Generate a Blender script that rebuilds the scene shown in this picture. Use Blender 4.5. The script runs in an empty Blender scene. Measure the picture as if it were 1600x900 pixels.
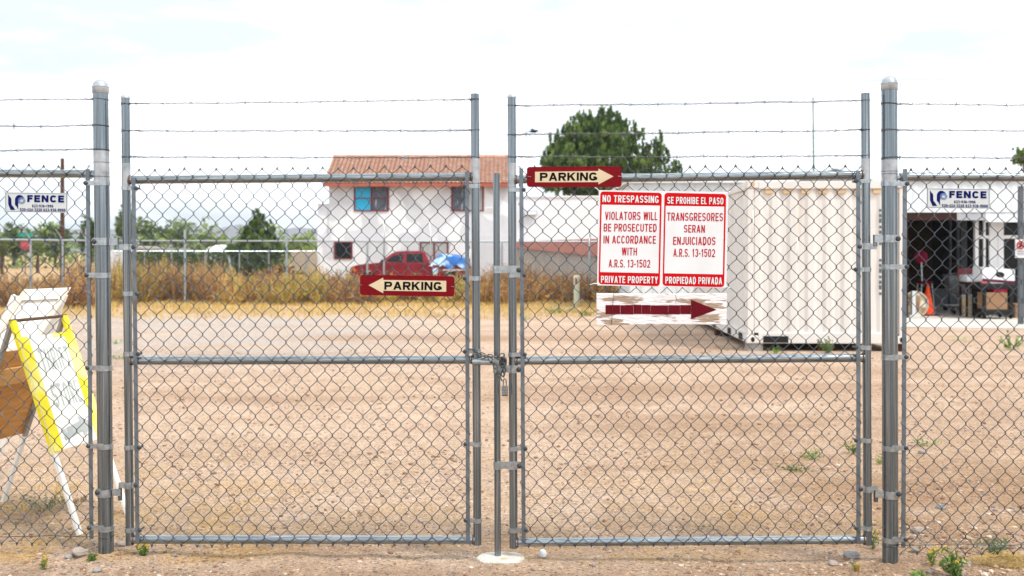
import bpy, math, random
from mathutils import Vector, Matrix, noise as mnoise
R = math.radians
rnd = random.Random(7)
scene = bpy.context.scene
COL = scene.collection

# ------------------------------------------------------------------ camera, world, sun, exposure
EYE = 1.51           # eye height in metres
HOR = 395            # image row (of 900) of the horizon
cam_d = bpy.data.cameras.new('camera')
cam = bpy.data.objects.new('camera', cam_d); COL.objects.link(cam)
cam.location = (0, 0, EYE); cam.rotation_euler = (R(90), 0, 0)
cam_d.sensor_width = 36; cam_d.lens = 36; cam_d.shift_y = -55/1600
cam_d.clip_start = 0.05; cam_d.clip_end = 20000
cam_d.dof.use_dof = True; cam_d.dof.focus_distance = 5.04; cam_d.dof.aperture_fstop = 3.6
scene.camera = cam

SUN_EL, SUN_AZ = 56, 128      # the sun stands high behind the camera's right shoulder
wd = bpy.data.worlds.new('World'); scene.world = wd; wd.use_nodes = True
nt = wd.node_tree; nt.nodes.clear()
N = nt.nodes.new; L = nt.links.new
out = N('ShaderNodeOutputWorld'); bg = N('ShaderNodeBackground'); bg.inputs['Strength'].default_value = 0.1
sky = N('ShaderNodeTexSky'); sky.sky_type = 'NISHITA'; sky.sun_disc = False
sky.sun_elevation = R(SUN_EL); sky.sun_rotation = R(SUN_AZ); sky.dust_density = 4; sky.altitude = 300
tc = N('ShaderNodeTexCoord'); mp = N('ShaderNodeMapping'); mp.inputs['Scale'].default_value = (1.0, 1.0, 4.5)
nz = N('ShaderNodeTexNoise'); nz.inputs['Scale'].default_value = 1.9; nz.inputs['Detail'].default_value = 6; nz.inputs['Roughness'].default_value = .55
rp = N('ShaderNodeValToRGB'); rp.color_ramp.elements[0].position = .42; rp.color_ramp.elements[1].position = .57
rp.color_ramp.elements[0].color = (0, 0, 0, 1); rp.color_ramp.elements[1].color = (1, 1, 1, 1)
cl = N('ShaderNodeMix'); cl.data_type = 'RGBA'                  # thin grey blue cloud against bright cloud
cl.inputs[6].default_value = (3.8, 4.08, 4.25, 1); cl.inputs[7].default_value = (8.6, 8.8, 8.9, 1)
c2 = N('ShaderNodeMix'); c2.data_type = 'RGBA'; c2.inputs[0].default_value = .93
L(tc.outputs['Generated'], mp.inputs[0]); L(mp.outputs[0], nz.inputs['Vector']); L(nz.outputs[0], rp.inputs[0])
L(rp.outputs[0], cl.inputs[0]); L(sky.outputs[0], c2.inputs[6]); L(cl.outputs[2], c2.inputs[7]); L(c2.outputs[2], bg.inputs[0]); L(bg.outputs[0], out.inputs[0])
sun_d = bpy.data.lights.new('sun', 'SUN'); sun_d.energy = 1.5; sun_d.angle = R(10); sun_d.color = (1, .95, .87)
sun = bpy.data.objects.new('sun', sun_d); COL.objects.link(sun)
sd = Vector((math.sin(R(SUN_AZ))*math.cos(R(SUN_EL)), math.cos(R(SUN_AZ))*math.cos(R(SUN_EL)), math.sin(R(SUN_EL))))
sun.rotation_euler = sd.to_track_quat('Z', 'Y').to_euler(); sun.location = sd*50
scene.view_settings.view_transform = 'Standard'; scene.view_settings.look = 'None'
scene.view_settings.exposure = 1.38; scene.view_settings.gamma = 1; scene.view_settings.use_curve_mapping = False
scene.cycles.max_bounces = 8; scene.cycles.volume_bounces = 0; scene.cycles.use_denoising = True

# ------------------------------------------------------------------ helpers
WL = {}                                   # world location of every object built
def V(*a): return Vector(a)
class MB:
    def __init__(s): s.v = []; s.f = []; s.m = []; s.k = 0
    def add(s, vs, fs):
        b = len(s.v); s.v.extend([Vector(p) for p in vs])
        s.f.extend([tuple(i+b for i in f) for f in fs]); s.m.extend([s.k]*len(fs)); return s
    def box(s, x0, x1, y0, y1, z0, z1):
        vs = [(x0,y0,z0),(x1,y0,z0),(x1,y1,z0),(x0,y1,z0),(x0,y0,z1),(x1,y0,z1),(x1,y1,z1),(x0,y1,z1)]
        return s.add(vs, [(0,3,2,1),(4,5,6,7),(0,1,5,4),(1,2,6,5),(2,3,7,6),(3,0,4,7)])
    def hexa(s, p):                        # eight corners: bottom four, top four
        return s.add(p, [(0,3,2,1),(4,5,6,7),(0,1,5,4),(1,2,6,5),(2,3,7,6),(3,0,4,7)])
    def bar(s, a, b, side, w, t):          # rectangular bar from a to b; 'side' is the direction of width w
        a, b = Vector(a), Vector(b); d = (b-a).normalized(); sv = Vector(side); sv = (sv - d*sv.dot(d)).normalized(); n = d.cross(sv)
        q = [sv*(-w/2)+n*(-t/2), sv*(w/2)+n*(-t/2), sv*(w/2)+n*(t/2), sv*(-w/2)+n*(t/2)]
        return s.hexa([a+x for x in q]+[b+x for x in q])
    def tube(s, pts, r, n=8, caps=True, closed=False):
        pts = [Vector(p) for p in pts]; m = len(pts); rs = r if isinstance(r, (list, tuple)) else [r]*m
        up = None; vs = []; fs = []
        for i, p in enumerate(pts):
            if closed: t = pts[(i+1) % m]-pts[i-1]
            else: t = pts[min(i+1, m-1)]-pts[max(i-1, 0)]
            t.normalize()
            if up is None: up = t.orthogonal().normalized()
            up = (up-t*up.dot(t))
            up = t.orthogonal().normalized() if up.length < 1e-6 else up.normalized()
            w = t.cross(up)
            for j in range(n):
                a = 2*math.pi*j/n; vs.append(p+up*(rs[i]*math.cos(a))+w*(rs[i]*math.sin(a)))
        for i in range(m if closed else m-1):
            i2 = (i+1) % m
            for j in range(n):
                fs.append((i*n+j, i*n+(j+1) % n, i2*n+(j+1) % n, i2*n+j))
        if caps and not closed:
            fs.append(tuple(range(n))[::-1]); fs.append(tuple((m-1)*n+j for j in range(n)))
        return s.add(vs, fs)
    def lathe(s, prof, o, axis=(0,0,1), n=16):
        ax = Vector(axis).normalized(); u = ax.orthogonal().normalized(); w = ax.cross(u); o = Vector(o); vs = []; fs = []
        for (r, h) in prof:
            for j in range(n):
                a = 2*math.pi*j/n; vs.append(o+ax*h+u*(r*math.cos(a))+w*(r*math.sin(a)))
        for i in range(len(prof)-1):
            for j in range(n): fs.append((i*n+j, i*n+(j+1) % n, (i+1)*n+(j+1) % n, (i+1)*n+j))
        fs.append(tuple(range(n))[::-1]); fs.append(tuple((len(prof)-1)*n+j for j in range(n)))
        return s.add(vs, fs)
    def plate(s, ring, off):               # polygon ring (world points) given thickness by vector 'off'
        n = len(ring); ring = [Vector(p) for p in ring]; off = Vector(off)
        vs = ring+[p+off for p in ring]
        return s.add(vs, [tuple(range(n)), tuple(range(2*n-1, n-1, -1))]+[(i, i+n, (i+1) % n+n, (i+1) % n) for i in range(n)])
    def blob(s, c, rx, ry, rz, seed, n=7, m=5, rough=.25):
        vs = []; fs = []; c = Vector(c)
        for i in range(m+1):
            th = math.pi*i/m
            for j in range(n):
                ph = 2*math.pi*j/n
                d = Vector((math.sin(th)*math.cos(ph), math.sin(th)*math.sin(ph), math.cos(th)))
                k = 1+rough*mnoise.noise(d*1.7+Vector((seed*3.1, seed*1.7, seed)))*2
                vs.append(c+Vector((d.x*rx*k, d.y*ry*k, d.z*rz*k)))
        for i in range(m):
            for j in range(n): fs.append((i*n+j, (i+1)*n+j, (i+1)*n+(j+1) % n, i*n+(j+1) % n))
        return s.add(vs, fs)
    def build(s, name, mats, parent=None, smooth=False, label=None, bevel=0, fix=True):
        lo = Vector([min(p[i] for p in s.v) for i in range(3)]); hi = Vector([max(p[i] for p in s.v) for i in range(3)])
        c = (lo+hi)/2
        if parent is None: c.z = lo.z
        me = bpy.data.meshes.new(name); me.from_pydata([tuple(p-c) for p in s.v], [], s.f)
        for m_ in (mats if isinstance(mats, (list, tuple)) else [mats]): me.materials.append(m_)
        me.polygons.foreach_set('material_index', s.m)
        if fix:
            import bmesh
            bm = bmesh.new(); bm.from_mesh(me); bmesh.ops.recalc_face_normals(bm, faces=bm.faces); bm.to_mesh(me); bm.free()
        me.update()
        if smooth:
            me.polygons.foreach_set('use_smooth', [True]*len(me.polygons))
            if smooth != 'all':
                try: me.set_sharp_from_angle(angle=R(40))
                except Exception: pass
        o = bpy.data.objects.new(name, me); COL.objects.link(o); WL[o] = c
        if parent is not None: o.parent = parent; o.location = c-WL[parent]
        else: o.location = c
        if bevel:
            b = o.modifiers.new('bevel', 'BEVEL'); b.width = bevel; b.segments = 2; b.limit_method = 'ANGLE'
        if label: o['label'] = label
        return o
def thing(name, label, cat, loc, group=None):
    o = bpy.data.objects.new(name, None); COL.objects.link(o); o.location = loc; WL[o] = Vector(loc)
    o.empty_display_size = .1
    return tag(o, label, cat, group)
def tag(o, label=None, cat=None, group=None, kind=None):
    if label: o['label'] = label
    if cat: o['category'] = cat
    if group: o['group'] = group
    if kind: o['kind'] = kind
    return o

# ------------------------------------------------------------------ materials
def mat(name, col, rough=.6, metal=0, var=0, vscale=5, col2=None, c2scale=3, c2pos=(.45,.6), bump=0, bscale=40, vec=None, spec=None, detail=4, coat=0, emit=None):
    m = bpy.data.materials.new(name); m.use_nodes = True; t = m.node_tree; p = t.nodes['Principled BSDF']
    p.inputs['Base Color'].default_value = (*col, 1); p.inputs['Roughness'].default_value = rough; p.inputs['Metallic'].default_value = metal
    if spec is None and not metal: spec = .22
    if spec is not None: p.inputs['Specular IOR Level'].default_value = spec
    if coat: p.inputs['Coat Weight'].default_value = coat
    g = t.nodes.new('ShaderNodeNewGeometry'); src = g.outputs['Position']
    if vec:
        mm = t.nodes.new('ShaderNodeMapping'); mm.inputs['Scale'].default_value = vec; t.links.new(src, mm.inputs[0]); src = mm.outputs[0]
    cur = None
    if col2:
        n = t.nodes.new('ShaderNodeTexNoise'); n.inputs['Scale'].default_value = c2scale; n.inputs['Detail'].default_value = detail
        r = t.nodes.new('ShaderNodeValToRGB'); r.color_ramp.elements[0].position, r.color_ramp.elements[1].position = c2pos
        r.color_ramp.elements[0].color = (*col, 1); r.color_ramp.elements[1].color = (*col2, 1)
        t.links.new(src, n.inputs['Vector']); t.links.new(n.outputs[0], r.inputs[0]); cur = r.outputs[0]
    if var:
        n = t.nodes.new('ShaderNodeTexNoise'); n.inputs['Scale'].default_value = vscale; n.inputs['Detail'].default_value = 5
        a = t.nodes.new('ShaderNodeMapRange'); a.inputs[1].default_value = .3; a.inputs[2].default_value = .7; a.inputs[3].default_value = 1-var; a.inputs[4].default_value = 1+var
        h = t.nodes.new('ShaderNodeHueSaturation'); h.inputs['Color'].default_value = (*col, 1)
        t.links.new(src, n.inputs['Vector']); t.links.new(n.outputs[0], a.inputs[0]); t.links.new(a.outputs[0], h.inputs['Value'])
        if cur: t.links.new(cur, h.inputs['Color'])
        cur = h.outputs[0]
    if cur: t.links.new(cur, p.inputs['Base Color'])
    if bump:
        n = t.nodes.new('ShaderNodeTexNoise'); n.inputs['Scale'].default_value = bscale; n.inputs['Detail'].default_value = 5
        b = t.nodes.new('ShaderNodeBump'); b.inputs['Strength'].default_value = bump; b.inputs['Distance'].default_value = .02
        t.links.new(src, n.inputs['Vector']); t.links.new(n.outputs[0], b.inputs['Height']); t.links.new(b.outputs[0], p.inputs['Normal'])
    return m
def leafmat(name, col, var=.25, vs=1.5, trans=.25):
    m = mat(name, col, .75, var=var, vscale=vs, spec=.2)
    t = m.node_tree; p = t.nodes['Principled BSDF']; o = t.nodes['Material Output']
    tr = t.nodes.new('ShaderNodeBsdfTranslucent'); mx = t.nodes.new('ShaderNodeMixShader'); mx.inputs[0].default_value = trans
    src = p.inputs['Base Color'].links[0].from_socket; t.links.new(src, tr.inputs[0])
    t.links.new(p.outputs[0], mx.inputs[1]); t.links.new(tr.outputs[0], mx.inputs[2]); t.links.new(mx.outputs[0], o.inputs[0])
    return m
M = {}
M['galv'] = mat('galvanised_steel', (.165,.198,.225), .26, .85, var=.45, vscale=3.6, vec=(38,38,.5), bump=.03, bscale=60, col2=(.29,.325,.35), c2scale=1.7, c2pos=(.52,.68))  # lengthwise streaks in the colour imitate reflected highlights; paler blotches are white oxide
M['galv_rail'] = mat('galvanised_rail', (.25,.285,.31), .26, .85, var=.35, vscale=3.6, vec=(.7,38,38), bump=.03, bscale=60, col2=(.38,.41,.43), c2scale=1.7, c2pos=(.54,.68))
M['wire'] = mat('galvanised_wire', (.07,.085,.105), .36, .75, var=.5, vscale=11)
M['barb'] = mat('barbed_wire', (.12,.125,.14), .42, .75, var=.5, vscale=30)
M['band'] = mat('galvanised_band', (.36,.405,.44), .32, .85, var=.25, vscale=50)
M['bar'] = mat('tension_bar_steel', (.16,.19,.22), .4, .8, var=.25, vscale=20)
M['bolt'] = mat('dark_bolt', (.055,.062,.07), .5, .6)
M['zinc'] = mat('zinc_paint', (.40,.43,.46), .42, .6, var=.12, vscale=30, col2=(.24,.27,.29), c2scale=18, c2pos=(.5,.72))
M['far_wire'] = mat('overhead_cable', (.10,.11,.12), .6)
M['rust'] = mat('rust', (.11,.06,.04), .85, var=.4, vscale=90)
M['chain'] = mat('chain_steel', (.11,.125,.13), .35, .85, var=.4, vscale=90)
M['lock'] = mat('padlock_steel', (.26,.28,.30), .3, .9, var=.2, vscale=80)
M['sign_white'] = mat('sign_white', (.66,.68,.71), .5, var=.05, vscale=4, vec=(2,2,.7))
M['sign_red'] = mat('sign_red', (.50,.002,.006), .5, spec=.1)
M['sign_ink'] = mat('sign_red_ink', (.42,.004,.014), .5, spec=.1)
M['dark_red'] = mat('dark_red_sign', (.155,.0012,.006), .45, var=.10, vscale=9, spec=.12)
M['cream'] = mat('cream_reflective', (.56,.47,.32), .5, var=.05, vscale=20)
M['black'] = mat('black_ink', (.003,.003,.003), .6, spec=.08)
M['navy'] = mat('navy_ink', (.004,.007,.10), .5, spec=.1)
M['pale_blue'] = mat('pale_blue_ink', (.16,.27,.52), .5)
M['fence_sign'] = mat('fence_sign_white', (.52,.56,.575), .5, var=.06, vscale=9)
M['board'] = mat('peeling_white_board', (.72,.71,.73), .8, col2=(.34,.25,.19), c2scale=3.2, c2pos=(.54,.585), vec=(2.6,2.6,13), detail=12, bump=.35, bscale=10, var=.06, vscale=5)
M['tape'] = mat('maroon_tape', (.11,.002,.009), .5, var=.15, vscale=25, spec=.12)
M['tie'] = mat('white_plastic', (.82,.82,.83), .4)
M['white_paint'] = mat('white_paint', (.80,.79,.76), .6, var=.05, vscale=7, col2=(.42,.27,.14), c2scale=9, c2pos=(.70,.76))
M['aged_paint'] = mat('aged_white_rail', (.62,.58,.50), .7, var=.1, vscale=9, col2=(.25,.12,.06), c2scale=12, c2pos=(.66,.74))
M['yellow'] = mat('yellow_paint', (.80,.66,.02), .5, var=.06, vscale=8, col2=(.82,.76,.42), c2scale=3, c2pos=(.5,.66))
M['thrift'] = mat('sign_face', (.76,.77,.70), .5, var=.05)
M['grey_ink'] = mat('faded_grey_ink', (.37,.40,.40), .6, col2=(.66,.68,.65), c2scale=14, c2pos=(.58,.74), vec=(3,3,.6))
M['ply'] = mat('plywood', (.52,.27,.09), .7, var=.18, vscale=4, vec=(2,2,14))
M['ply_light'] = mat('pine_strip', (.62,.38,.17), .7, var=.15, vscale=4, vec=(2,2,14))
M['grey_wood'] = mat('grey_wood', (.30,.29,.27), .8, var=.2, vscale=9)
M['concrete'] = mat('concrete', (.52,.49,.45), .9, var=.12, vscale=.8, bump=.2, bscale=20)
M['pad'] = mat('white_concrete', (.55,.52,.47), .9, var=.15, vscale=12, bump=.8, bscale=60, col2=(.42,.32,.2), c2scale=14, c2pos=(.58,.7))
M['cont'] = mat('container_cream', (.625,.605,.585), .5, var=.06, vscale=1.2, col2=(.50,.42,.34), c2scale=2.0, c2pos=(.66,.84), vec=(2,2,.35))
M['cont_tan'] = mat('container_tan', (.55,.40,.24), .6, var=.1)
M['cont_dark'] = mat('container_pocket', (.015,.015,.016), .8)
M['stucco'] = mat('white_stucco', (.68,.705,.755), .9, col2=(.53,.55,.605), c2scale=.55, c2pos=(.47,.50), bump=.15, bscale=12, detail=1, var=.06, vscale=1.3, vec=None)
M['stucco2'] = mat('white_wall', (.65,.675,.72), .9, var=.04, vscale=.6, bump=.1, bscale=10)
M['tile'] = mat('clay_tile', (.43,.235,.170), .8, var=.25, vscale=4, col2=(.46,.285,.215), c2scale=2)
M['maroon'] = mat('maroon_trim', (.15,.017,.020), .6, var=.1)
M['fascia'] = mat('red_fascia', (.34,.10,.07), .7, var=.1)
M['glass'] = mat('dark_glass', (.008,.010,.012), .15, spec=.25)
M['cyan'] = mat('cyan_curtain', (.03,.36,.62), .8, var=.15, vscale=6, vec=(6,1,1))
M['curtain'] = mat('grey_curtain', (.085,.10,.135), .8, var=.5, vscale=5, vec=(4,1,.6), col2=(.42,.45,.50), c2scale=2.0, c2pos=(.58,.68))
M['pane'] = mat('pale_pane', (.34,.36,.38), .25, var=.1)
M['brown_roof'] = mat('brown_red_roof', (.21,.075,.055), .85, var=.12, vscale=3)
M['grey_wall'] = mat('grey_block_wall', (.36,.335,.32), .95, var=.12, vscale=1.2)
M['tan_wall'] = mat('tan_block_wall', (.42,.36,.29), .95, var=.12)
M['siding'] = mat('pale_blue_siding', (.60,.64,.68), .6, var=.03)
M['truck_red'] = mat('red_car_paint', (.20,.006,.014), .35, var=.2, vscale=3, coat=.25)
M['tyre'] = mat('tyre_rubber', (.012,.012,.013), .85)
M['chrome'] = mat('dull_chrome', (.45,.46,.48), .3, .9)
M['lamp_lens'] = mat('headlight_lens', (.62,.64,.66), .2)
M['amber'] = mat('amber_lens', (.6,.16,.02), .3)
M['tarp'] = mat('blue_tarp', (.010,.11,.38), .45, col2=(.42,.58,.72), c2scale=1.5, c2pos=(.50,.62), bump=.9, bscale=5)  # paler blue patches mixed in by noise
M['fan_rim'] = mat('fan_rim_tan', (.46,.40,.32), .6)
M['fan_rim'] = mat('fan_rim_tan', (.46,.40,.32), .6)
M['orange'] = mat('cone_orange', (.85,.075,.012), .45)
M['dark'] = mat('porch_shade_black', (.003,.003,.0035), .95, var=.3)  # near black wall colour, the porch shade is painted into it
M['brick'] = mat('brown_brick', (.030,.020,.014), .95, var=.3, vscale=5)  # brown brick, its colour deepened to carry the porch shade
M['frame_white'] = mat('white_door_frame', (.82,.83,.85), .5)
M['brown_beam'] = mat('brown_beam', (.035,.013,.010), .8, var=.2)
M['grey_beam'] = mat('grey_beam', (.36,.37,.40), .7)
M['store_white'] = mat('store_white', (.62,.655,.69), .7, var=.06, bump=.2, bscale=18)
M['post_grey'] = mat('post_grey', (.10,.115,.13), .6)
M['cardboard'] = mat('cardboard', (.27,.16,.09), .9, var=.1, vscale=3)
M['pink'] = mat('hot_pink', (.42,.012,.07), .6)
M['rose'] = mat('rose_plastic', (.62,.16,.19), .5, var=.1)
M['black_plastic'] = mat('black_plastic', (.012,.012,.013), .5)
M['cream_bin'] = mat('cream_bin', (.62,.54,.36), .6)
M['sage_bin'] = mat('sage_bin', (.26,.265,.22), .6)
M['maroon_band'] = mat('maroon_band', (.09,.01,.035), .6)
M['grey_bin'] = mat('grey_bin', (.10,.105,.115), .6)
M['tan_fan'] = mat('tan_mesh', (.30,.21,.12), .7, col2=(.66,.60,.50), c2scale=6, c2pos=(.50,.60))
M['pole_wood'] = mat('pole_wood', (.065,.030,.018), .9, var=.3, vscale=3)
M['pole_green'] = mat('pole_green_grey', (.14,.20,.19), .6)
M['stop_red'] = mat('stop_red', (.30,.055,.06), .6, var=.1)
M['street_green'] = mat('street_green', (.01,.27,.20), .5)
M['marker'] = mat('pale_green_pipe', (.55,.60,.47), .6, var=.08)
M['blue_tank'] = mat('white_tank', (.75,.75,.76), .6)
M['hill'] = mat('hill_rock', (.13,.12,.13), 1, var=.2, vscale=.004)
M['bird'] = mat('bird_feathers', (.01,.02,.035), .7)
M['mound'] = mat('red_earth', (.42,.17,.08), 1, var=.2, vscale=2)
M['rock'] = mat('field_stone', (.34,.29,.25), .95, var=.25, vscale=14, bump=.5, bscale=50)
M['rock_grey'] = mat('grey_stone', (.25,.245,.245), .95, var=.25, vscale=14, bump=.5, bscale=50)
M['peb'] = [mat('pebble_tan', (.42,.30,.21), 1), mat('pebble_pale', (.52,.42,.34), 1), mat('pebble_brown', (.22,.13,.085), 1), mat('pebble_grey', (.22,.19,.175), 1)]
M['lf_dark'] = leafmat('leaf_dark', (.052,.10,.032), trans=.35); M['lf_mid'] = leafmat('leaf_mid', (.115,.19,.05), trans=.35); M['lf_light'] = leafmat('leaf_light', (.23,.33,.085), trans=.35)
M['lf_yel'] = leafmat('leaf_yellow_green', (.27,.31,.06)); M['lf_grey'] = leafmat('leaf_grey_green', (.17,.21,.12))
M['dry1'] = leafmat('dry_weed_rust', (.40,.23,.105), .3, .9, .4); M['dry2'] = leafmat('dry_weed_straw', (.60,.42,.15), .25, .9, .4); M['dry3'] = leafmat('dry_weed_brown', (.25,.14,.08), .3, .9, .4)
M['straw'] = leafmat('straw', (.55,.40,.15), .2, 2); M['flower'] = leafmat('yellow_flower', (.80,.52,.02), .1); M['pinkfl'] = leafmat('pink_flower', (.45,.10,.12), .1)
M['weed'] = leafmat('weed_green', (.12,.20,.05)); M['weed2'] = leafmat('weed_bright', (.20,.33,.08))
M['bark'] = mat('bark', (.09,.06,.04), .95, var=.3)

# ground: pale desert dirt with gravel, straw patches and damp tracks
def ground_mat():
    m = bpy.data.materials.new('desert_dirt'); m.use_nodes = True; t = m.node_tree; p = t.nodes['Principled BSDF']
    p.inputs['Roughness'].default_value = 1; p.inputs['Specular IOR Level'].default_value = .15
    nd = t.nodes.new; ln = t.links.new
    g = nd('ShaderNodeNewGeometry'); pos = g.outputs['Position']
    def noise(sc, det=5, ro=.6, vec=None):
        n = nd('ShaderNodeTexNoise'); n.inputs['Scale'].default_value = sc; n.inputs['Detail'].default_value = det; n.inputs['Roughness'].default_value = ro
        if vec:
            mm = nd('ShaderNodeMapping'); mm.inputs['Scale'].default_value = vec; ln(pos, mm.inputs[0]); ln(mm.outputs[0], n.inputs['Vector'])
        else: ln(pos, n.inputs['Vector'])
        return n.outputs[0]
    def ramp(x, stops):
        r = nd('ShaderNodeValToRGB'); e = r.color_ramp.elements
        while len(e) > len(stops): e.remove(e[-1])
        while len(e) < len(stops): e.new(.5)
        for i, (q, c) in enumerate(stops): e[i].position = q; e[i].color = (*c, 1) if len(c) == 3 else c
        ln(x, r.inputs[0]); return r.outputs[0]
    def mix(f, a, b, typ='MIX'):
        n = nd('ShaderNodeMix'); n.data_type = 'RGBA'; n.blend_type = typ
        if isinstance(f, float): n.inputs[0].default_value = f
        else: ln(f, n.inputs[0])
        ln(a, n.inputs[6])
        if isinstance(b, tuple): n.inputs[7].default_value = (*b, 1)
        else: ln(b, n.inputs[7])
        return n.outputs[2]
    W = (1,1,1); K = (0,0,0)
    base = ramp(noise(1.3, 8, .65), [(.30,(.45,.315,.222)),(.5,(.52,.378,.278)),(.7,(.59,.455,.35))])
    base = mix(ramp(noise(.55, 6, .6, (.45,1.6,1)), [(.50,K),(.64,(.75,.75,.75))]), base, (.36,.235,.155))       # browner tracks along the lot
    sx = nd('ShaderNodeSeparateXYZ'); ln(pos, sx.inputs[0])
    def band(v, a, b, c, d):
        return ramp_v(v, a, b, c, d)
    def mr(v, a, b, lo, hi):
        r = nd('ShaderNodeMapRange'); r.inputs[1].default_value = a; r.inputs[2].default_value = b; r.inputs[3].default_value = lo; r.inputs[4].default_value = hi
        r.interpolation_type = 'SMOOTHSTEP'; ln(v, r.inputs[0]); return r.outputs[0]
    def mul(a, b):
        n = nd('ShaderNodeMath'); n.operation = 'MULTIPLY'; ln(a, n.inputs[0])
        if isinstance(b, (int, float)): n.inputs[1].default_value = b
        else: ln(b, n.inputs[1])
        n.use_clamp = True; return n.outputs[0]
    y = sx.outputs[1]; x = sx.outputs[0]
    # grey gravel beyond the middle of the lot, mostly on the west side
    gv = mul(mul(mr(y, 11, 17, 0, 1), mr(y, 27, 23, 0, 1)), mr(x, .5, -4.5, .15, 1))
    base = mix(mul(gv, ramp(noise(.5, 5), [(.35,(.3,.3,.3)),(.6,(.95,.95,.95))])), base, (.44,.395,.365))
    # straw litter near the far fence and near the gate
    st = mul(mr(y, 22, 28, 0, 1), ramp(noise(.9, 6), [(.36,K),(.55,W)]))
    base = mix(mul(st, .8), base, (.46,.30,.11))
    st2 = mul(mul(mr(y, 4.9, 5.2, 0, 1), mr(y, 8.4, 6.0, 0, 1)), ramp(noise(1.7, 7, .7), [(.46,K),(.58,W)]))
    st2 = mul(st2, mr(x, -1.0, -1.7, .35, 1))
    base = mix(mul(st2, .9), base, (.50,.31,.11))
    # darker crumbly verge in front of the gate
    vg = mul(mr(y, 5.05, 4.8, 0, 1), ramp(noise(2.2, 6), [(.3,(.4,.4,.4)),(.6,W)]))
    base = mix(mul(vg, .55), base, (.30,.185,.11))
    # rough brown ground on the east side
    es = mul(mul(mr(x, .8, 2.2, 0, 1), mr(y, 10, 7, 0, 1)), ramp(noise(1.1, 7, .7), [(.38,K),(.6,W)]))
    base = mix(mul(es, .85), base, (.355,.225,.14))
    # worn brown lanes where vehicles cross the lot, and a paler packed middle
    for (y0, w, x0, x1, k) in ((11.3, 1.0, .1, 5.0, .75), (9.3, .45, .8, 4.5, .55), (18.2, 1.5, -3.5, 4.0, .75), (14.6, .5, -6, 3.0, .5)):
        ln1 = mul(mr(y, y0-w, y0-w*.2, 0, 1), mr(y, y0+w, y0+w*.2, 0, 1)); ln1 = mul(ln1, mul(mr(x, x0-1.2, x0+.8, 0, 1), mr(x, x1+1, x1-1, 0, 1)))
        base = mix(mul(mul(ln1, ramp(noise(.9, 6, .65, (.35,1.5,1)), [(.36,(.15,.15,.15)),(.56,W)])), k), base, (.365,.235,.155))
    pl_ = mul(mul(mr(y, 5.2, 6.5, 0, 1), mr(y, 11, 8.5, 0, 1)), mr(x, 1.2, -.2, 0, 1))
    base = mix(mul(pl_, .45), base, (.60,.455,.35))
    # speckle: grains and small chips
    vo = nd('ShaderNodeTexVoronoi'); vo.inputs['Scale'].default_value = 85; ln(pos, vo.inputs['Vector'])
    sp = nd('ShaderNodeSeparateColor'); ln(vo.outputs['Color'], sp.inputs[0])
    chips = ramp(sp.outputs[0], [(.0,(.30,.26,.24)),(.12,(.80,.76,.73)),(.3,W),(.8,W),(.97,(1.4,1.4,1.4))])
    base = mix(.85, base, chips, 'MULTIPLY')
    base = mix(.8, base, ramp(noise(110, 4, .8), [(.32,(.45,.42,.40)),(.5,W),(.68,(1.35,1.35,1.35))]), 'MULTIPLY')
    base = mix(.9, base, ramp(noise(9, 6, .75), [(.34,(.80,.77,.74)),(.5,W),(.68,(1.12,1.12,1.12))]), 'MULTIPLY')
    ln(base, p.inputs['Base Color'])
    b = nd('ShaderNodeBump'); b.inputs['Strength'].default_value = .9; b.inputs['Distance'].default_value = .025; ln(noise(60, 6, .8), b.inputs['Height'])
    b2 = nd('ShaderNodeBump'); b2.inputs['Strength'].default_value = .5; b2.inputs['Distance'].default_value = .05; ln(noise(6, 6, .7), b2.inputs['Height']); ln(b.outputs[0], b2.inputs['Normal'])
    ln(b2.outputs[0], p.inputs['Normal'])
    return m
M['ground'] = ground_mat()

# ------------------------------------------------------------------ the fence line (a vertical plane in front of the camera) and spots on the ground
FY, FK = 5.065, .0436
def pw(u, v, off=0.0):                    # a spot on the fence plane, 'off' metres towards the street
    t = (u-800)/1600; y = (FY-off)/(1+FK*t)
    return Vector((t*y, y, EYE+(HOR-v)/1600*y))
FDIR = Vector((1, -FK, 0)).normalized(); FOUT = Vector((-FK, -1, 0)).normalized(); UP = Vector((0,0,1))
def at(u, d, v=None, z=None):             # a spot d metres away
    return Vector(((u-800)/1600*d, d, z if v is None else EYE+(HOR-v)/1600*d))
def gd(v): return EYE*1600/(v-HOR)
def ground_z(x, y):
    a = max(0, min(1, (16-y)/8))
    z = a*(mnoise.noise(Vector((x*.8, y*.8, 0)))*.030+.018*mnoise.noise(Vector((x*3.1, y*3.1, 4)))+.009*mnoise.noise(Vector((x*9, y*9, 7))))
    for (px, py, h, s) in ((-2.05,5.12,.022,.16), (1.84,4.95,.032,.20), (1.60,4.93,.020,.14)):
        z += h*math.exp(-((x-px)**2+(y-py)**2)/(s*s))*(1+.5*mnoise.noise(Vector((x*16, y*16, 2))))
    return z-.012*a

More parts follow.
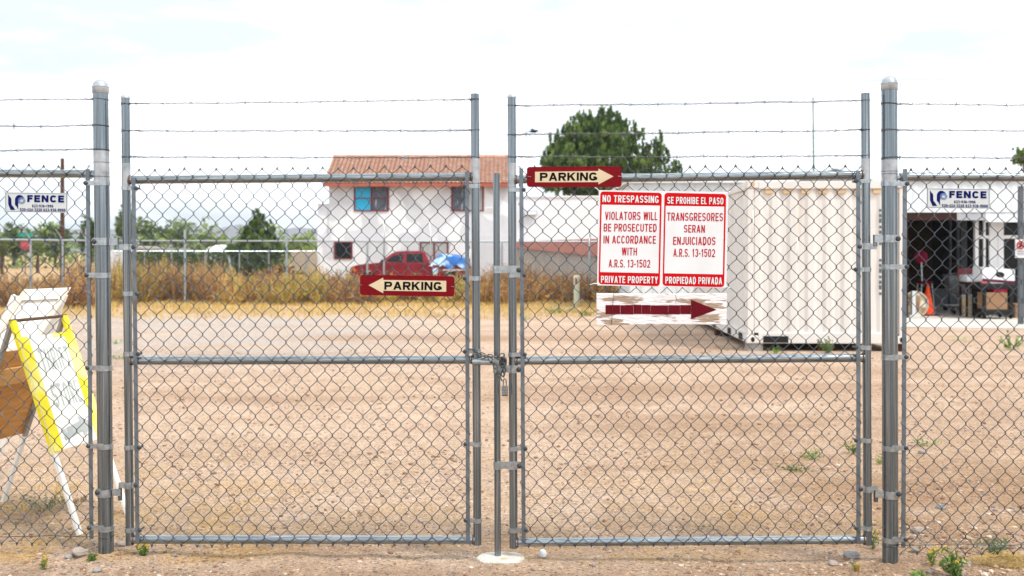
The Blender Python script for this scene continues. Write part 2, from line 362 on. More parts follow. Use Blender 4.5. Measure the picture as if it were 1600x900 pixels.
# ------------------------------------------------------------------ ground, hills, slab
def axis(lo, hi, flo, fhi, fine, grow=1.18):
    a = []; x = flo
    while x < fhi: a.append(x); x += fine
    s = fine; x = fhi
    while x < hi: a.append(x); s *= grow; x += s
    a.append(hi); s = fine; x = flo-fine
    while x > lo: a.insert(0, x); s *= grow; x -= s
    a.insert(0, lo); return a
xs = axis(-7000, 7000, -3.2, 3.2, .045); ys = axis(-300, 9000, 4.3, 8.0, .045)
mb = MB(); nx = len(xs)
mb.add([(x, y, ground_z(x, y) if 0 < y < 16 else 0) for y in ys for x in xs],
       [(j*nx+i, j*nx+i+1, (j+1)*nx+i+1, (j+1)*nx+i) for j in range(len(ys)-1) for i in range(nx-1)])
tag(mb.build('ground', M['ground'], smooth='all', fix=False), kind='structure')

def hill_range(d, prof, name):
    mb = MB(); top = []
    n = 120; u0, u1 = prof[0][0], prof[-1][0]
    for i in range(n+1):
        u = u0+(u1-u0)*i/n
        for a, b in zip(prof, prof[1:]):
            if a[0] <= u <= b[0]:
                k = (u-a[0])/(b[0]-a[0]); k = k*k*(3-2*k); v = a[1]+(b[1]-a[1])*k; break
        top.append((u, v))
    vs = []
    for q in range(7):
        for (u, v) in top:
            k = q/6
            dd = d+(1-abs(2*k-1))*0+k*d*.18
            h = max(.5, (HOR-v)/1600*d+EYE)
            hh = h*math.sin(math.pi*min(1, k/.6)*.5) if k < .6 else h*(1-(k-.6)/.4*.98)
            hh *= 1+.16*mnoise.noise(Vector((u*.05, q*.9, 3)))*(1 if 0 < q else 0)
            vs.append(((u-800)/1600*dd, dd, -1 if q in (0, 6) else hh))
    m = n+1
    mb.add(vs, [(q*m+i, q*m+i+1, (q+1)*m+i+1, (q+1)*m+i) for q in range(6) for i in range(n)])
    return tag(mb.build(name, M['hill'], smooth='all'), kind='structure')
hill_range(2600, [(-900,372),(-300,350),(0,362),(180,352),(250,368),(275,352),(300,344),(325,352),(350,349),(385,347),(420,356),(445,352),(470,346),(500,360),(560,352),(640,366),(800,360),(1000,368),(1300,352),(1700,366),(2500,380)], 'hills')

mb = MB(); c = [at(1404, 20.7, z=0), at(1640, 20.2, z=0), V(19, 20.2, 0), V(19, 44, 0), V(8.2, 44, 0), V(7.6, 24, 0)]
mb.plate([p+V(0,0,.02) for p in c], (0,0,-.15))
tag(mb.build('concrete_slab', M['concrete']), kind='structure')

# ------------------------------------------------------------------ two storey white house with a red tiled roof
def window(parent, D, u0, u1, v0, v1, panes, frame=.09, fm='maroon', cross=None, glassd=.04):
    a, b = at(u0, D, v0), at(u1, D, v1)
    f = MB(); y = D
    x0, x1, z1, z0 = a.x, b.x, a.z, b.z
    f.box(x0, x1, y-.06, y-.004, z1-frame, z1); f.box(x0, x1, y-.06, y-.004, z0, z0+frame*.7)
    f.box(x0, x0+frame, y-.058, y-.004, z0+frame*.7, z1-frame); f.box(x1-frame, x1, y-.058, y-.004, z0+frame*.7, z1-frame)
    n = len(panes); w = (x1-x0-2*frame)/n
    for i in range(1, n): f.box(x0+frame+w*i-.05, x0+frame+w*i+.05, y-.056, y-.004, z0+frame*.7, z1-frame)
    if cross: f.box(x0+frame, x1-frame, y-.05, y-.004, (z0+z1)/2-.03, (z0+z1)/2+.03)
    wn = f.build('window', M[fm], parent)
    for i, m_ in enumerate(panes):
        g = MB(); g.box(x0+frame+w*i+(.05 if i else 0), x0+frame+w*(i+1)-(.05 if i < n-1 else 0), y-.03, y-.004, z0+frame*.7, z1-frame); g.build('pane', M[m_], wn)
    return wn
HD = 58.0
hs = thing('white_house', 'two storey white stucco house with red tiled roof and maroon window frames', 'house', at(645, HD+4, z=0))
mb = MB(); a = at(514, HD, 286); b = at(806, HD, 286)
mb.box(a.x, b.x, HD, HD+8, 2.3, a.z); mb.build('upper_wall', M['stucco'], hs)
a2 = at(496, HD, 330); mb = MB(); mb.box(a2.x, at(812, HD, z=0).x, HD-.06, HD+8.1, 0, at(0, HD, 368).z); mb.build('lower_wall', M['stucco'], hs)
mb = MB(); mb.box(a2.x, a.x+.02, HD+.1, HD+8, at(0, HD, 368).z, at(0, HD, 318).z); mb.build('parapet', M['stucco'], hs)
mb = MB(); e = at(505, HD-.5, 287); e2 = at(799, HD-.5, 287)
mb.box(e.x, e2.x, HD-.5, HD-.44, e.z-.16, e.z+.04); mb.box(e.x, e2.x, HD-.44, HD-.01, e.z-.1, e.z-.04); mb.build('fascia_board', M['fascia'], hs)
# tiled roof slope: stepped courses of rounded tiles
rows = 13; ridge_z = at(0, HD+3.6, 246).z; mb = MB(); ncol = 44
for r in range(rows):
    k0, k1 = r/rows, (r+1)/rows+.012
    for side in (0,):
        vs = []
        for k, lift in ((k0, .06), (k1, 0)):
            xl = e.x+(at(521, HD+3.6, z=0).x-e.x)*k; xr = e2.x
            for i in range(ncol*4+1):
                q = i/(ncol*4); xx = xl+(xr-xl)*q
                vs.append((xx, HD-.52+(4.1)*k, e.z+.03+(ridge_z-e.z)*k+lift+.035*math.cos(q*ncol*2*math.pi)))
        m_ = ncol*4+1
        mb.add(vs, [(i, i+1, m_+i+1, m_+i) for i in range(m_-1)])
mb.add([(e.x, HD-.5, e.z), (e2.x, HD-.5, e.z), (e2.x, HD+8.5, e.z), (e.x, HD+8.5, e.z), (at(521, HD+3.6, z=0).x, HD+3.58, ridge_z), (e2.x, HD+3.58, ridge_z)], [(0,1,2,3), (3,2,5,4), (0,3,4), (1,5,2)])
rf = mb.build('roof', M['tile'], hs, fix=False)
mb = MB(); mb.tube([(at(521, HD+3.6, z=0).x, HD+3.6, ridge_z+.05), (e2.x, HD+3.6, ridge_z+.05)], .12, 8); mb.build('ridge_cap', M['tile'], rf, smooth=True)
mb = MB(); p = at(633, HD+3.2, 250); mb.box(p.x-.12, p.x+.12, HD+3.0, HD+3.3, p.z-.3, p.z+.25); mb.build('vent_pipe', M['grey_beam'], rf)
window(hs, HD, 553, 608, 290, 330, ['cyan', 'curtain'], cross=True)
window(hs, HD, 705, 756, 290, 330, ['curtain', 'pane'])
window(hs, HD-.06, 522, 551, 377, 405, ['glass'])
window(hs, HD-.06, 656, 701, 377, 408, ['pane', 'pane'])

AD = 60.0
ad = thing('flat_roofed_annexe', 'low white flat roofed block with a floodlight, joined to the tiled house', 'building', at(900, AD+3, z=0))
mb = MB(); a = at(798, AD, 306); b = at(1010, AD, 308.5); mb.box(a.x, b.x, AD, AD+6, 0, b.z); mb.build('wall', M['stucco2'], ad)
mb = MB(); mb.box(a.x-.05, b.x+.05, AD-.06, AD+6.05, b.z, b.z+.1); mb.build('parapet_cap', M['sign_white'], ad)
mb = MB(); p, q = at(819, AD, 330), at(839, AD, 337); mb.box(p.x, q.x, AD-.28, AD-.06, q.z, p.z); fx = mb.build('floodlight', M['grey_beam'], ad, bevel=.03)
mb = MB(); mb.box(p.x+.04, q.x-.04, AD-.31, AD-.28, q.z+.04, p.z-.04); mb.build('lens', M['sign_white'], fx)
mb = MB(); p = at(758, HD, 326); mb.tube([p+V(0,-.1,0), p+V(.8,-.12,.05), p+V(.85,-.12,-2.2)], .04, 6); mb.build('drain_pipe', M['sign_white'], hs)

sh = thing('brown_roofed_shed', 'low grey block shed with a reddish brown roof edge beside the white annexe', 'shed', at(880, 46, z=0))
mb = MB(); p0, p1 = at(806, 50, 386), at(1000, 37, 407)
mb.hexa([(p0.x,50,0),(p1.x,37,0),(p1.x+1.5,44,0),(p0.x+.2,54,0),(p0.x,50,p0.z),(p1.x,37,p1.z),(p1.x+1.5,44,p1.z+.3),(p0.x+.2,54,p0.z)]); mb.build('wall', M['grey_wall'], sh)
mb = MB(); t0, t1 = at(804, 52, 377), at(1000, 41, 371)
mb.add([(p0.x-.15,49.85,p0.z-.02),(p1.x,36.8,p1.z-.02),(t1.x,41,t1.z),(t0.x,52,t0.z),(p1.x+1.6,44.2,p1.z+.28),(p0.x+.2,54.2,p0.z)], [(0,1,2,3),(2,4,5,3),(1,4,2),(0,3,5)]); mb.build('roof', M['brown_roof'], sh)

# ------------------------------------------------------------------ shipping container
cdir = Vector((65/1600, 1, 0)).normalized(); cside = Vector((1, -65/1600, 0)).normalized()
c0 = at(1168, 15.72, z=.12)                # near left bottom corner
def cp(a, l, z): return c0+cside*a+cdir*l+UP*z
CW, CL, CH = 2.40, 6.06, 2.50
ct = thing('shipping_container', 'cream steel shipping container with corrugated walls standing on the dirt lot', 'shipping container', cp(CW/2, CL/2, -.12))
def corr(p, along, inward, length, h0, h1, pitch, depth, mb, flat=.32):
    n = int(length/pitch); vs = []; P = length/n
    for i in range(n):
        for (q, d) in ((0,0),(flat,0),(.5,depth),(.5+flat,depth)):
            vs.append(p+along*(P*(i+q))+inward*d)
    vs.append(p+along*length)
    lo = [v+UP*h0 for v in vs]; hi = [v+UP*h1 for v in vs]; m_ = len(vs)
    mb.add(lo+hi, [(i, i+1, m_+i+1, m_+i) for i in range(m_-1)])
mb = MB(); corr(cp(.11,.03,0), cside, cdir, CW-.22, .16, CH-.12, .25, .026, mb); mb.build('end_wall', M['cont'], ct)
mb = MB(); corr(cp(.03,.11,0), cdir, cside, CL-.22, .16, CH-.1, .28, .016, mb); mb.build('side_wall', M['cont'], ct)
mb = MB(); corr(cp(CW-.03,.11,0), cdir, -cside, CL-.22, .16, CH-.1, .28, .036, mb); corr(cp(.11,CL-.03,0), cside, -cdir, CW-.22, .16, CH-.12, .25, .04, mb); mb.build('side_wall', M['cont'], ct)
mb = MB(); q = [cp(.02,.02,0), cp(CW-.02,.02,0), cp(CW-.02,CL-.02,0), cp(.02,CL-.02,0)]
mb.hexa([p+UP*(CH-.05) for p in q]+[p+UP*(CH-.02) for p in q]); mb.build('roof', M['cont'], ct)
mb = MB(); mb.hexa([p+UP*.02 for p in q]+[p+UP*.14 for p in q]); mb.build('floor', M['cont_dark'], ct)
for a in (0, CW-.1):
    for l in (0, CL-.1):
        mb = MB(); mb.hexa([cp(a,l,.12), cp(a+.1,l,.12), cp(a+.1,l+.1,.12), cp(a,l+.1,.12), cp(a,l,CH-.12), cp(a+.1,l,CH-.12), cp(a+.1,l+.1,CH-.12), cp(a,l+.1,CH-.12)])
        mb.build('corner_post', M['cont'], ct, bevel=.01)
        for z in (0, CH-.12):
            mb = MB(); e_ = .012; A0, L0 = a-(e_ if a == 0 else .06), l-(e_ if l == 0 else .06)
            mb.hexa([cp(A0+i,L0+j,z+k) for k in (0,.12) for (i,j) in ((0,0),(.178,0),(.178,.178),(0,.178))])
            cst = mb.build('corner_casting', M['cont'], ct, bevel=.012)
            if l == 0:
                mb = MB(); ang = [i*math.pi/6 for i in range(12)]
                ring = [cp(A0+.09+.03*math.cos(g), L0-.003, z+.06+.04*math.sin(g)) for g in ang]; mb.plate(ring, cdir*.006)
                mb.build('hole', M['cont_tan'] if z else M['cont_dark'], cst)
for z0, z1 in ((.0,.165), (CH-.13, CH-.01)):
    mb = MB(); mb.hexa([cp(.17,.005,z0), cp(CW-.17,.005,z0), cp(CW-.17,.08,z0), cp(.17,.08,z0), cp(.17,.005,z1), cp(CW-.17,.005,z1), cp(CW-.17,.08,z1), cp(.17,.08,z1)]); mb.build('end_rail', M['cont'], ct, bevel=.008)
    for a in (.005, CW-.075):
        mb = MB(); mb.hexa([cp(a,.17,z0), cp(a+.07,.17,z0), cp(a+.07,CL-.17,z0), cp(a,CL-.17,z0), cp(a,.17,z1), cp(a+.07,.17,z1), cp(a+.07,CL-.17,z1), cp(a,CL-.17,z1)]); mb.build('side_rail', M['cont'], ct, bevel=.008)
for i in range(8):
    a = .11+(CW-.22)/8*(i+.62); mb = MB(); mb.hexa([cp(a+x,y,CH-.20+z) for z in (0,.065) for (x,y) in ((0,.02),(.13,.02),(.13,.068),(0,.068))]); mb.build('top_gusset', M['cont_tan'], ct)
for l in (.45, 1.5, 3.1, 4.6):
    mb = MB(); mb.hexa([cp(x,l+y,z) for z in (.015,.12) for (x,y) in ((-.004,0),(.05,0),(.05,.3),(-.004,.3))]); mb.build('fork_pocket', M['cont_dark'], ct)
mb = MB(); mb.hexa([cp(x,y,.012+z) for z in (0,.10) for (x,y) in ((.24,-.003),(.62,-.003),(.62,.05),(.24,.05))]); mb.build('fork_pocket', M['cont_dark'], ct)
for i in range(16):                        # small vertical lettering, too small to read, down the end panel
    if i in (7, 8): continue
    z = 2.02-i*.085; mb = MB(); mb.hexa([cp(2.0+x, .028+y, z+k) for k in (0,.04+.012*(i % 3)) for (x,y) in ((0,-.004),(.04,-.004),(.04,.002),(0,.002))]); mb.build('stencil_mark', M['post_grey'], ct)
for i, (a, l) in enumerate(((.12,.12),(CW-.12,.12),(.12,CL-.15),(CW-.12,CL-.15),(CW/2,.15),(.1,CL/2),(CW-.1,CL/2))):
    mb = MB(); q = cp(a,l,0); mb.box(q.x-.12, q.x+.12, q.y-.08, q.y+.08, -.02, .121)
    tag(mb.build('timber_block', M['pole_wood'] if i else M['grey_wood']), 'short timber block propping the underside of the cream container', 'block', 'timber blocks under the container')

# ------------------------------------------------------------------ buildings behind the container
wb = thing('pale_shed', 'pale blue grey metal shed with ribbed wall, just behind the trespassing notice', 'shed', at(1070, 29, z=0))
mb = MB(); a, b = at(984, 27, 286), at(1190, 27, 286); corr(V(a.x, 27, 0), V(1,0,0), V(0,1,0), b.x-a.x, 0, a.z, .3, .03, mb); mb.box(a.x+.01, b.x, 27.05, 31, 0, a.z-.01); mb.build('wall', M['siding'], wb)
mb = MB(); mb.box(a.x-.1, b.x+.1, 26.9, 31.1, a.z, a.z+.07); mb.build('roof_edge', M['store_white'], wb)
gb = thing('gabled_building', 'white gabled building with dark roof edge showing over the container', 'building', at(1300, 36, z=0))
GD = 34.0; pk, el, er = at(1300, GD, 262), at(1170, GD, 304), at(1430, GD, 304)
mb = MB(); mb.plate([V(el.x+.3,GD,0), V(er.x-.3,GD,0), V(er.x-.3,GD,er.z), V(pk.x,GD,pk.z-.1), V(el.x+.3,GD,el.z)], (0,8,0)); mb.build('wall', M['stucco2'], gb)
for s_, q in ((1, el), (-1, er)):
    mb = MB(); mb.hexa([V(q.x,GD-.35,q.z-.14), V(q.x,GD+8.2,q.z-.14), V(pk.x,GD+8.2,pk.z-.14), V(pk.x,GD-.35,pk.z-.14), V(q.x,GD-.35,q.z+.0), V(q.x,GD+8.2,q.z), V(pk.x,GD+8.2,pk.z), V(pk.x,GD-.35,pk.z)]); r_ = mb.build('roof', M['siding'], gb)
    mb = MB(); mb.bar(V(q.x,GD-.38,q.z-.13), V(pk.x,GD-.38,pk.z-.13), UP, .12, .05); mb.build('barge_board', M['post_grey'], r_)

# ------------------------------------------------------------------ thrift shop front: white fascia, dark porch, glazed doors
SD = 23.5; BW = 28.5
st = thing('shop_building', 'shop building with deep white fascia over a dark open porch and glazed doors', 'building', at(1520, 27, z=0))
a, b = at(1412, SD, 283), at(1640, SD, 332); x0, x1 = a.x, b.x+3
corr_mb = MB(); corr(V(x0, SD, 0), V(1,0,0), V(0,1,0), x1-x0, b.z, a.z, .22, .012, corr_mb); corr_mb.build('fascia', M['store_white'], st)
mb = MB(); mb.box(x0-.02, x1, SD+.03, BW+4, a.z-.12, a.z+.0); mb.build('roof', M['grey_beam'], st)
mb = MB(); mb.box(x0-.03, x1, SD-.05, SD+.03, a.z, a.z+.06); mb.build('drip_edge', M['post_grey'], st)
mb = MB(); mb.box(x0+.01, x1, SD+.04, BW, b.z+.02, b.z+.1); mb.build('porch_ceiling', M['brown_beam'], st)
for (u0, u1, v0, v1, m_) in ((1414,1496,332.5,344,'brown_beam'), (1496,1541,332.5,344,'grey_beam'), (1541,1640,332.5,347,'store_white')):
    p, q = at(u0, SD, v0), at(u1, SD, v1); mb = MB(); mb.box(p.x, q.x, SD+.02, SD+.16, q.z, p.z); mb.build('beam', M[m_], st)
xl = at(1405, BW, z=0).x
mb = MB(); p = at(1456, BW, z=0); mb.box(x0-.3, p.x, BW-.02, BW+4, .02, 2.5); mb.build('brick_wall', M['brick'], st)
for i in range(14):
    pass
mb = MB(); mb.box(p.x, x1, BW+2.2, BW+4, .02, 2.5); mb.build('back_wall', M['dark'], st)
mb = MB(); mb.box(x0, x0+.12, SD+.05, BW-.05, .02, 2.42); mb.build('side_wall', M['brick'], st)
# door posts deep in the porch, and the white glazed front on its east half
for (u, w, m_, d) in ((1484,.05,'post_grey',BW-.8), (1498,.07,'grey_beam',26.8), (1505,.16,'post_grey',26.6), (1525,.08,'frame_white',24.25), (1537,.05,'frame_white',24.25), (1551,.20,'frame_white',24.25), (1562.5,.13,'frame_white',24.25), (1604,.1,'frame_white',24.25), (1628,.1,'frame_white',24.25)):
    p = at(u, d, z=0); mb = MB(); mb.box(p.x-w/2, p.x+w/2, d-.05, d+.05, .02, 2.43); mb.build('door_frame', M[m_], st)
p, q = at(1525, 24.25, 371), at(1640, 24.25, 371); mb = MB(); mb.box(p.x, q.x, 24.21, 24.29, p.z-.03, p.z+.05); mb.build('transom', M['frame_white'], st)
mb = MB(); mb.box(p.x, q.x, 24.24, 24.26, .03, 2.42); mb.build('glass', M['glass'], st)
mb = MB(); mb.box(at(1456, BW, z=0).x, at(1522, BW, z=0).x, BW-.2, BW-.15, .02, .52); mb.build('low_wall', M['grey_bin'], st)
pp = at(1595, 21.4, z=0)
ps = thing('porch_post', 'slim dark grey post on the slab edge carrying a small prohibition notice', 'post', pp+V(0,0,.02))
mb = MB(); mb.box(pp.x-.045, pp.x+.045, 21.36, 21.44, .02, 2.9); mb.build('post', M['post_grey'], ps)
sg = thing('prohibition_sign', 'small white notice with red prohibition ring fixed to the slim grey post', 'sign', at(1594.5, 21.3, 403))
p, q = at(1587, 21.3, 374), at(1603, 21.3, 403)
mb = MB(); mb.box(p.x, q.x, 21.31, 21.33, q.z, p.z); mb.build('panel', M['sign_white'], sg)
mb = MB(); cc = at(1595, 21.3, 383); mb.tube([cc+V(.075*math.cos(g), 0, .075*math.sin(g)) for g in [i*math.pi/10 for i in range(20)]], .012, 6, closed=True); mb.tube([cc+V(-.05,0,.05), cc+V(.05,0,-.05)], .011, 6); mb.build('prohibition_ring', M['sign_red'], sg)
mb = MB(); mb.bar(cc+V(-.02,.004,-.05), cc+V(.0,.004,.04), (1,0,0), .03, .004); mb.bar(cc+V(.0,.004,.02), cc+V(.04,.004,.0), (0,0,1), .02, .004); mb.build('pictogram', M['black'], sg)
for v_ in (392.5, 396.5):
    c1 = at(1590, 21.3, v_); mb = MB(); mb.bar(c1, c1+V(.14,0,0), UP, .025, .004); mb.build('text_line', M['grey_beam'], sg)

# ------------------------------------------------------------------ things in front of the shop
p = at(1449.5, 24.4, z=.02)
cn = thing('traffic_cone', 'tall plain orange traffic cone on a black base by the shop porch', 'traffic cone', p)
mb = MB(); mb.lathe([(.16,.03),(.15,.05),(.035,.70),(.03,.71)], p, n=20); mb.build('cone_body', M['orange'], cn, smooth=True)
mb = MB(); mb.box(p.x-.2, p.x+.2, p.y-.2, p.y+.2, .02, .05); mb.build('base', M['black_plastic'], cn, bevel=.01)
p = at(1430, 24.0, 476)
fn = thing('drum_fan', 'round tan drum fan standing on a white leg beside the orange cone', 'fan', V(p.x, p.y, .02))
mb = MB(); mb.tube([p+V(.29*math.cos(g), 0, .29*math.sin(g)) for g in [i*math.pi/16 for i in range(32)]], 0.03, 8, closed=True); mb.build('rim', M['fan_rim'], fn, smooth=True)
mb = MB(); mb.lathe([(.27,0),(.27,.12)], p+V(0,-.02,0), (0,1,0), 24); mb.build('guard', M['tan_fan'], fn)
mb = MB(); mb.lathe([(.08,0),(.08,.05)], p+V(0,-.06,0), (0,1,0), 16); mb.build('hub', M['cardboard'], fn)
mb = MB(); mb.box(p.x-.13, p.x-.05, p.y-.16, p.y-.09, .02, .62); mb.box(p.x-.2, p.x+.05, p.y-.2, p.y+.1, .02, .06); mb.build('stand', M['sign_white'], fn)
p = at(1416, 24.6, z=.02)
mb = MB(); mb.box(p.x-.13, p.x+.12, p.y-.15, p.y+.15, .02, .40); o = mb.build('crate', M['grey_bin'], bevel=.02); tag(o, 'dark grey crate tucked between the container end and the drum fan', 'crate')
p = at(1441, 26.5, z=.02); cc = at(1440, 26.5, 402)
ch = thing('pink_stool', 'round hot pink padded stool chair in the porch against the brick wall', 'chair', p)
mb = MB(); mb.lathe([(.08,-.04),(.16,-.02),(.18,.02),(.13,.05)], cc+V(0,.03,0), (0,1,0), 18); mb.build('backrest', M['pink'], ch, smooth=True)
mb = MB(); mb.lathe([(.18,0),(.2,.03),(.18,.06)], V(cc.x, 26.3, .72), n=16); mb.build('seat', M['pink'], ch, smooth=True)
for sx_ in (-1, 1):
    for sy_ in (-1, 1): mb = MB(); mb.tube([V(cc.x+sx_*.18, 26.3+sy_*.18, .02), V(cc.x+sx_*.13, 26.3+sy_*.13, .72)], .014, 6); mb.build('leg', M['chrome'], ch)
mb = MB(); mb.tube([V(cc.x, 26.47, .72), V(cc.x, 26.53, cc.z)], .02, 6); mb.build('back_support', M['chrome'], ch)

def shopping_cart(u, d, label, flap, grp, yaw=0):
    p = at(u, d, z=.02); t = thing('shopping_cart', label, 'shopping cart', p, grp)
    c_, s_ = math.cos(yaw), math.sin(yaw)
    def q(x, y, z): return p+V(x*c_-y*s_, x*s_+y*c_, z)
    mb = MB(); x0_, x1_ = -.24, .24
    top = [q(-.26,-.4,.92), q(.26,-.4,.98), q(.26,.4,.98), q(-.26,.4,.92)]; bot = [q(-.2,-.3,.48), q(.2,-.34,.5), q(.2,.34,.5), q(-.2,.3,.48)]
    for i in range(4):
        A, B, C_, D_ = top[i], top[(i+1) % 4], bot[i], bot[(i+1) % 4]
        for k in range(11):
            f = k/10; mb.tube([A.lerp(B, f), C_.lerp(D_, f)], .004, 4)
        for k in range(7):
            f = k/6; mb.tube([A.lerp(C_, f), B.lerp(D_, f)], .005, 4)
    for k in range(11): f = k/10; mb.tube([bot[0].lerp(bot[1], f), bot[3].lerp(bot[2], f)], .004, 4)
    mb.build('basket', M['chrome'], t)
    mb = MB()
    for s2 in (-1, 1): mb.tube([q(.3,s2*.25,1.02), q(.2,s2*.26,.5), q(.22,s2*.26,.14), q(-.3,s2*.2,.14)], .012, 6)
    mb.build('frame', M['chrome'], t)
    mb = MB(); mb.tube([q(.3,-.27,1.02), q(.3,.27,1.02)], .018, 8); mb.build('handle', M['rose'], t)
    mb = MB(); mb.hexa([q(x,y,z) for z in (flap[0], flap[1]) for (x,y) in ((-.2,-.415),(.16,-.415),(.16,-.405),(-.2,-.405))]); mb.build('seat_flap', M['rose'], t)
    for sx_ in (-1, 1):
        for sy_ in (-1, 1): mb = MB(); w = q(sx_*.25, sy_*.22, .065); mb.lathe([(.06,-.015),(.065,0),(.06,.015)], w, (0,1,0), 12); mb.build('wheel', M['tyre'], t)
shopping_cart(1498, 26.2, 'grey wire shopping cart with a rose flap, beside the dark low wall', (.82, 1.1), 'shopping carts in the porch')
shopping_cart(1514, 24.3, 'second wire shopping cart, its rose flap close to the stacked white cartons', (.72, .95), 'shopping carts in the porch', .3)
def bin_(u0, u1, d, vt, m_, lm, label, name='storage_bin'):
    p, q = at(u0, d, vt), at(u1, d, vt); t = thing(name, label, 'bin', V((p.x+q.x)/2, d+.15, .02))
    mb = MB(); w = (q.x-p.x); mb.hexa([V(p.x+.02,d,.02), V(q.x-.02,d,.02), V(q.x-.02,d+.3,.02), V(p.x+.02,d+.3,.02), V(p.x,d-.02,p.z-.05), V(q.x,d-.02,p.z-.05), V(q.x,d+.32,p.z-.05), V(p.x,d+.32,p.z-.05)]); mb.build('tub', M[m_], t, bevel=.02)
    mb = MB(); mb.box(p.x-.015, q.x+.015, d-.035, d+.335, p.z-.049, p.z); mb.build('lid', M[lm], t, bevel=.015)
bin_(1509, 1522, 23.8, 461, 'cream_bin', 'sign_white', 'cream plastic bin with white lid standing in the shop porch')
bin_(1522.5, 1536, 23.75, 464, 'sage_bin', 'sage_bin', 'grey green plastic bin between the cream bin and the black cart')
# black utility cart with cartons
UD = 23.0; p0, p1 = at(1537, UD, z=0), at(1583, UD, z=0); uz = lambda v: at(0, UD, v).z
uc = thing('utility_cart', 'black two shelf utility cart loaded with cartons in front of the shop', 'cart', V((p0.x+p1.x)/2, UD+.3, .02))
mb = MB(); mb.box(p0.x, p1.x, UD, UD+.6, uz(492), uz(484)); mb.build('lower_shelf', M['black_plastic'], uc, bevel=.02)
mb = MB(); mb.box(p0.x-.08, p1.x+.04, UD, UD+.6, uz(452), uz(444)); mb.build('upper_shelf', M['black_plastic'], uc, bevel=.02)
for x_ in (p0.x+.03, p1.x-.03):
    for y_ in (UD+.04, UD+.56):
        mb = MB(); mb.box(x_-.03, x_+.03, y_-.03, y_+.03, uz(484)+.002, uz(452)-.002); mb.build('leg', M['black_plastic'], uc)
        mb = MB(); mb.lathe([(.06,-.02),(.068,0),(.06,.02)], V(x_, y_, .09), (1,0,0), 14); mb.tube([V(x_,y_,.09), V(x_,y_,uz(492))], .02, 6); mb.build('caster', M['tyre'], uc)
mb = MB(); mb.box(p0.x+.065, p1.x-.065, UD+.565, UD+.585, uz(484)+.003, uz(452)-.003); mb.build('back_panel', M['black_plastic'], uc)
mb = MB(); mb.tube([V(p1.x+.04,UD+.05,uz(447)), V(p1.x+.18,UD+.05,uz(438)), V(p1.x+.18,UD+.55,uz(438)), V(p1.x+.04,UD+.55,uz(447))], .02, 6); mb.build('handle', M['black_plastic'], uc)
def carton(u0, u1, v0, v1, d, dep, m_, label, tilt=0, name='carton', extra=None, lift=None, grp=None):
    p, q = at(u0, d, v0), at(u1, d, v1); mb = MB(); z0 = q.z if lift is None else lift
    w = q.x-p.x; h = p.z-z0; c_, s_ = math.cos(tilt), math.sin(tilt); o_ = V(p.x, d, z0)
    def f(x, y, z): return o_+V(x*c_+z*s_*0, y, z-x*s_)
    t = thing(name, label, 'box', o_+V(w/2, dep/2, 0), grp)
    mb.hexa([f(x,y,z) for z in (0,h) for (x,y) in ((0,0),(w,0),(w,dep),(0,dep))]); mb.build('box_body', M[m_], t, bevel=.006)
    for (nm, mm, a, b_, c2, d2) in (extra or []):
        mb = MB(); 
        if nm == 'oval_mark': mb.plate([f(w*(a+b_)/2+w*(b_-a)/2*math.cos(g), -.003, h*(c2+d2)/2+h*(d2-c2)/2*math.sin(g)) for g in [i*math.pi/10 for i in range(20)]], (0,.006,0))
        else: mb.hexa([f(w*x,y,h*z) for z in (c2,d2) for (x,y) in ((a,-.003),(b_,-.003),(b_,.004),(a,.004))])
        mb.build(nm, M[mm], t)
    return t
carton(1541, 1574, 457, 484, UD+.03, .45, 'cardboard', 'plain brown cardboard carton on the lower shelf of the black cart', lift=uz(484)+.003)
carton(1553, 1574, 449, 457, UD+.05, .3, 'pink', 'flat hot pink box lying on the brown carton in the cart', lift=uz(457)+.012)
carton(1535, 1586, 417, 438, UD+.02, .5, 'sign_white', 'large tilted white carton with black oval and maroon band, topmost on the cart', tilt=.08, lift=uz(444)+.07, extra=[('oval_mark','black_plastic',.40,.68,.35,.75), ('maroon_strip','maroon_band',0,1,-.02,.18)])
carton(1511, 1533, 430, 442, 23.66, .4, 'sign_white', 'white shallow carton with pale blue lid beside the tilted carton', lift=uz(444)+.03, extra=[('lid','pale_blue',0,1,.85,1.0)])
mb = MB(); q = at(1522, 23.64, z=0); mb.box(q.x-.2, q.x+.17, 23.64, 24.06, uz(444)-.02, uz(444)+.028); mb.box(q.x-.17, q.x-.13, 23.66, 23.70, .02, uz(444)-.021); mb.box(q.x+.12, q.x+.16, 23.66, 23.70, .02, uz(444)-.021); mb.box(q.x-.17, q.x-.13, 24.0, 24.04, .02, uz(444)-.021); mb.box(q.x+.12, q.x+.16, 24.0, 24.04, .02, uz(444)-.021)
tag(mb.build('small_table', M['brown_beam']), 'small dark wooden table under the white shallow carton', 'table')
carton(1586, 1612, 475, 499, 23.4, .5, 'cardboard', 'brown cardboard carton on the slab beside the slim grey post', lift=.02)
carton(1587, 1600, 440, 475, 23.75, .3, 'black_plastic', 'tall black box in the porch shadow behind the slim post', lift=.02)

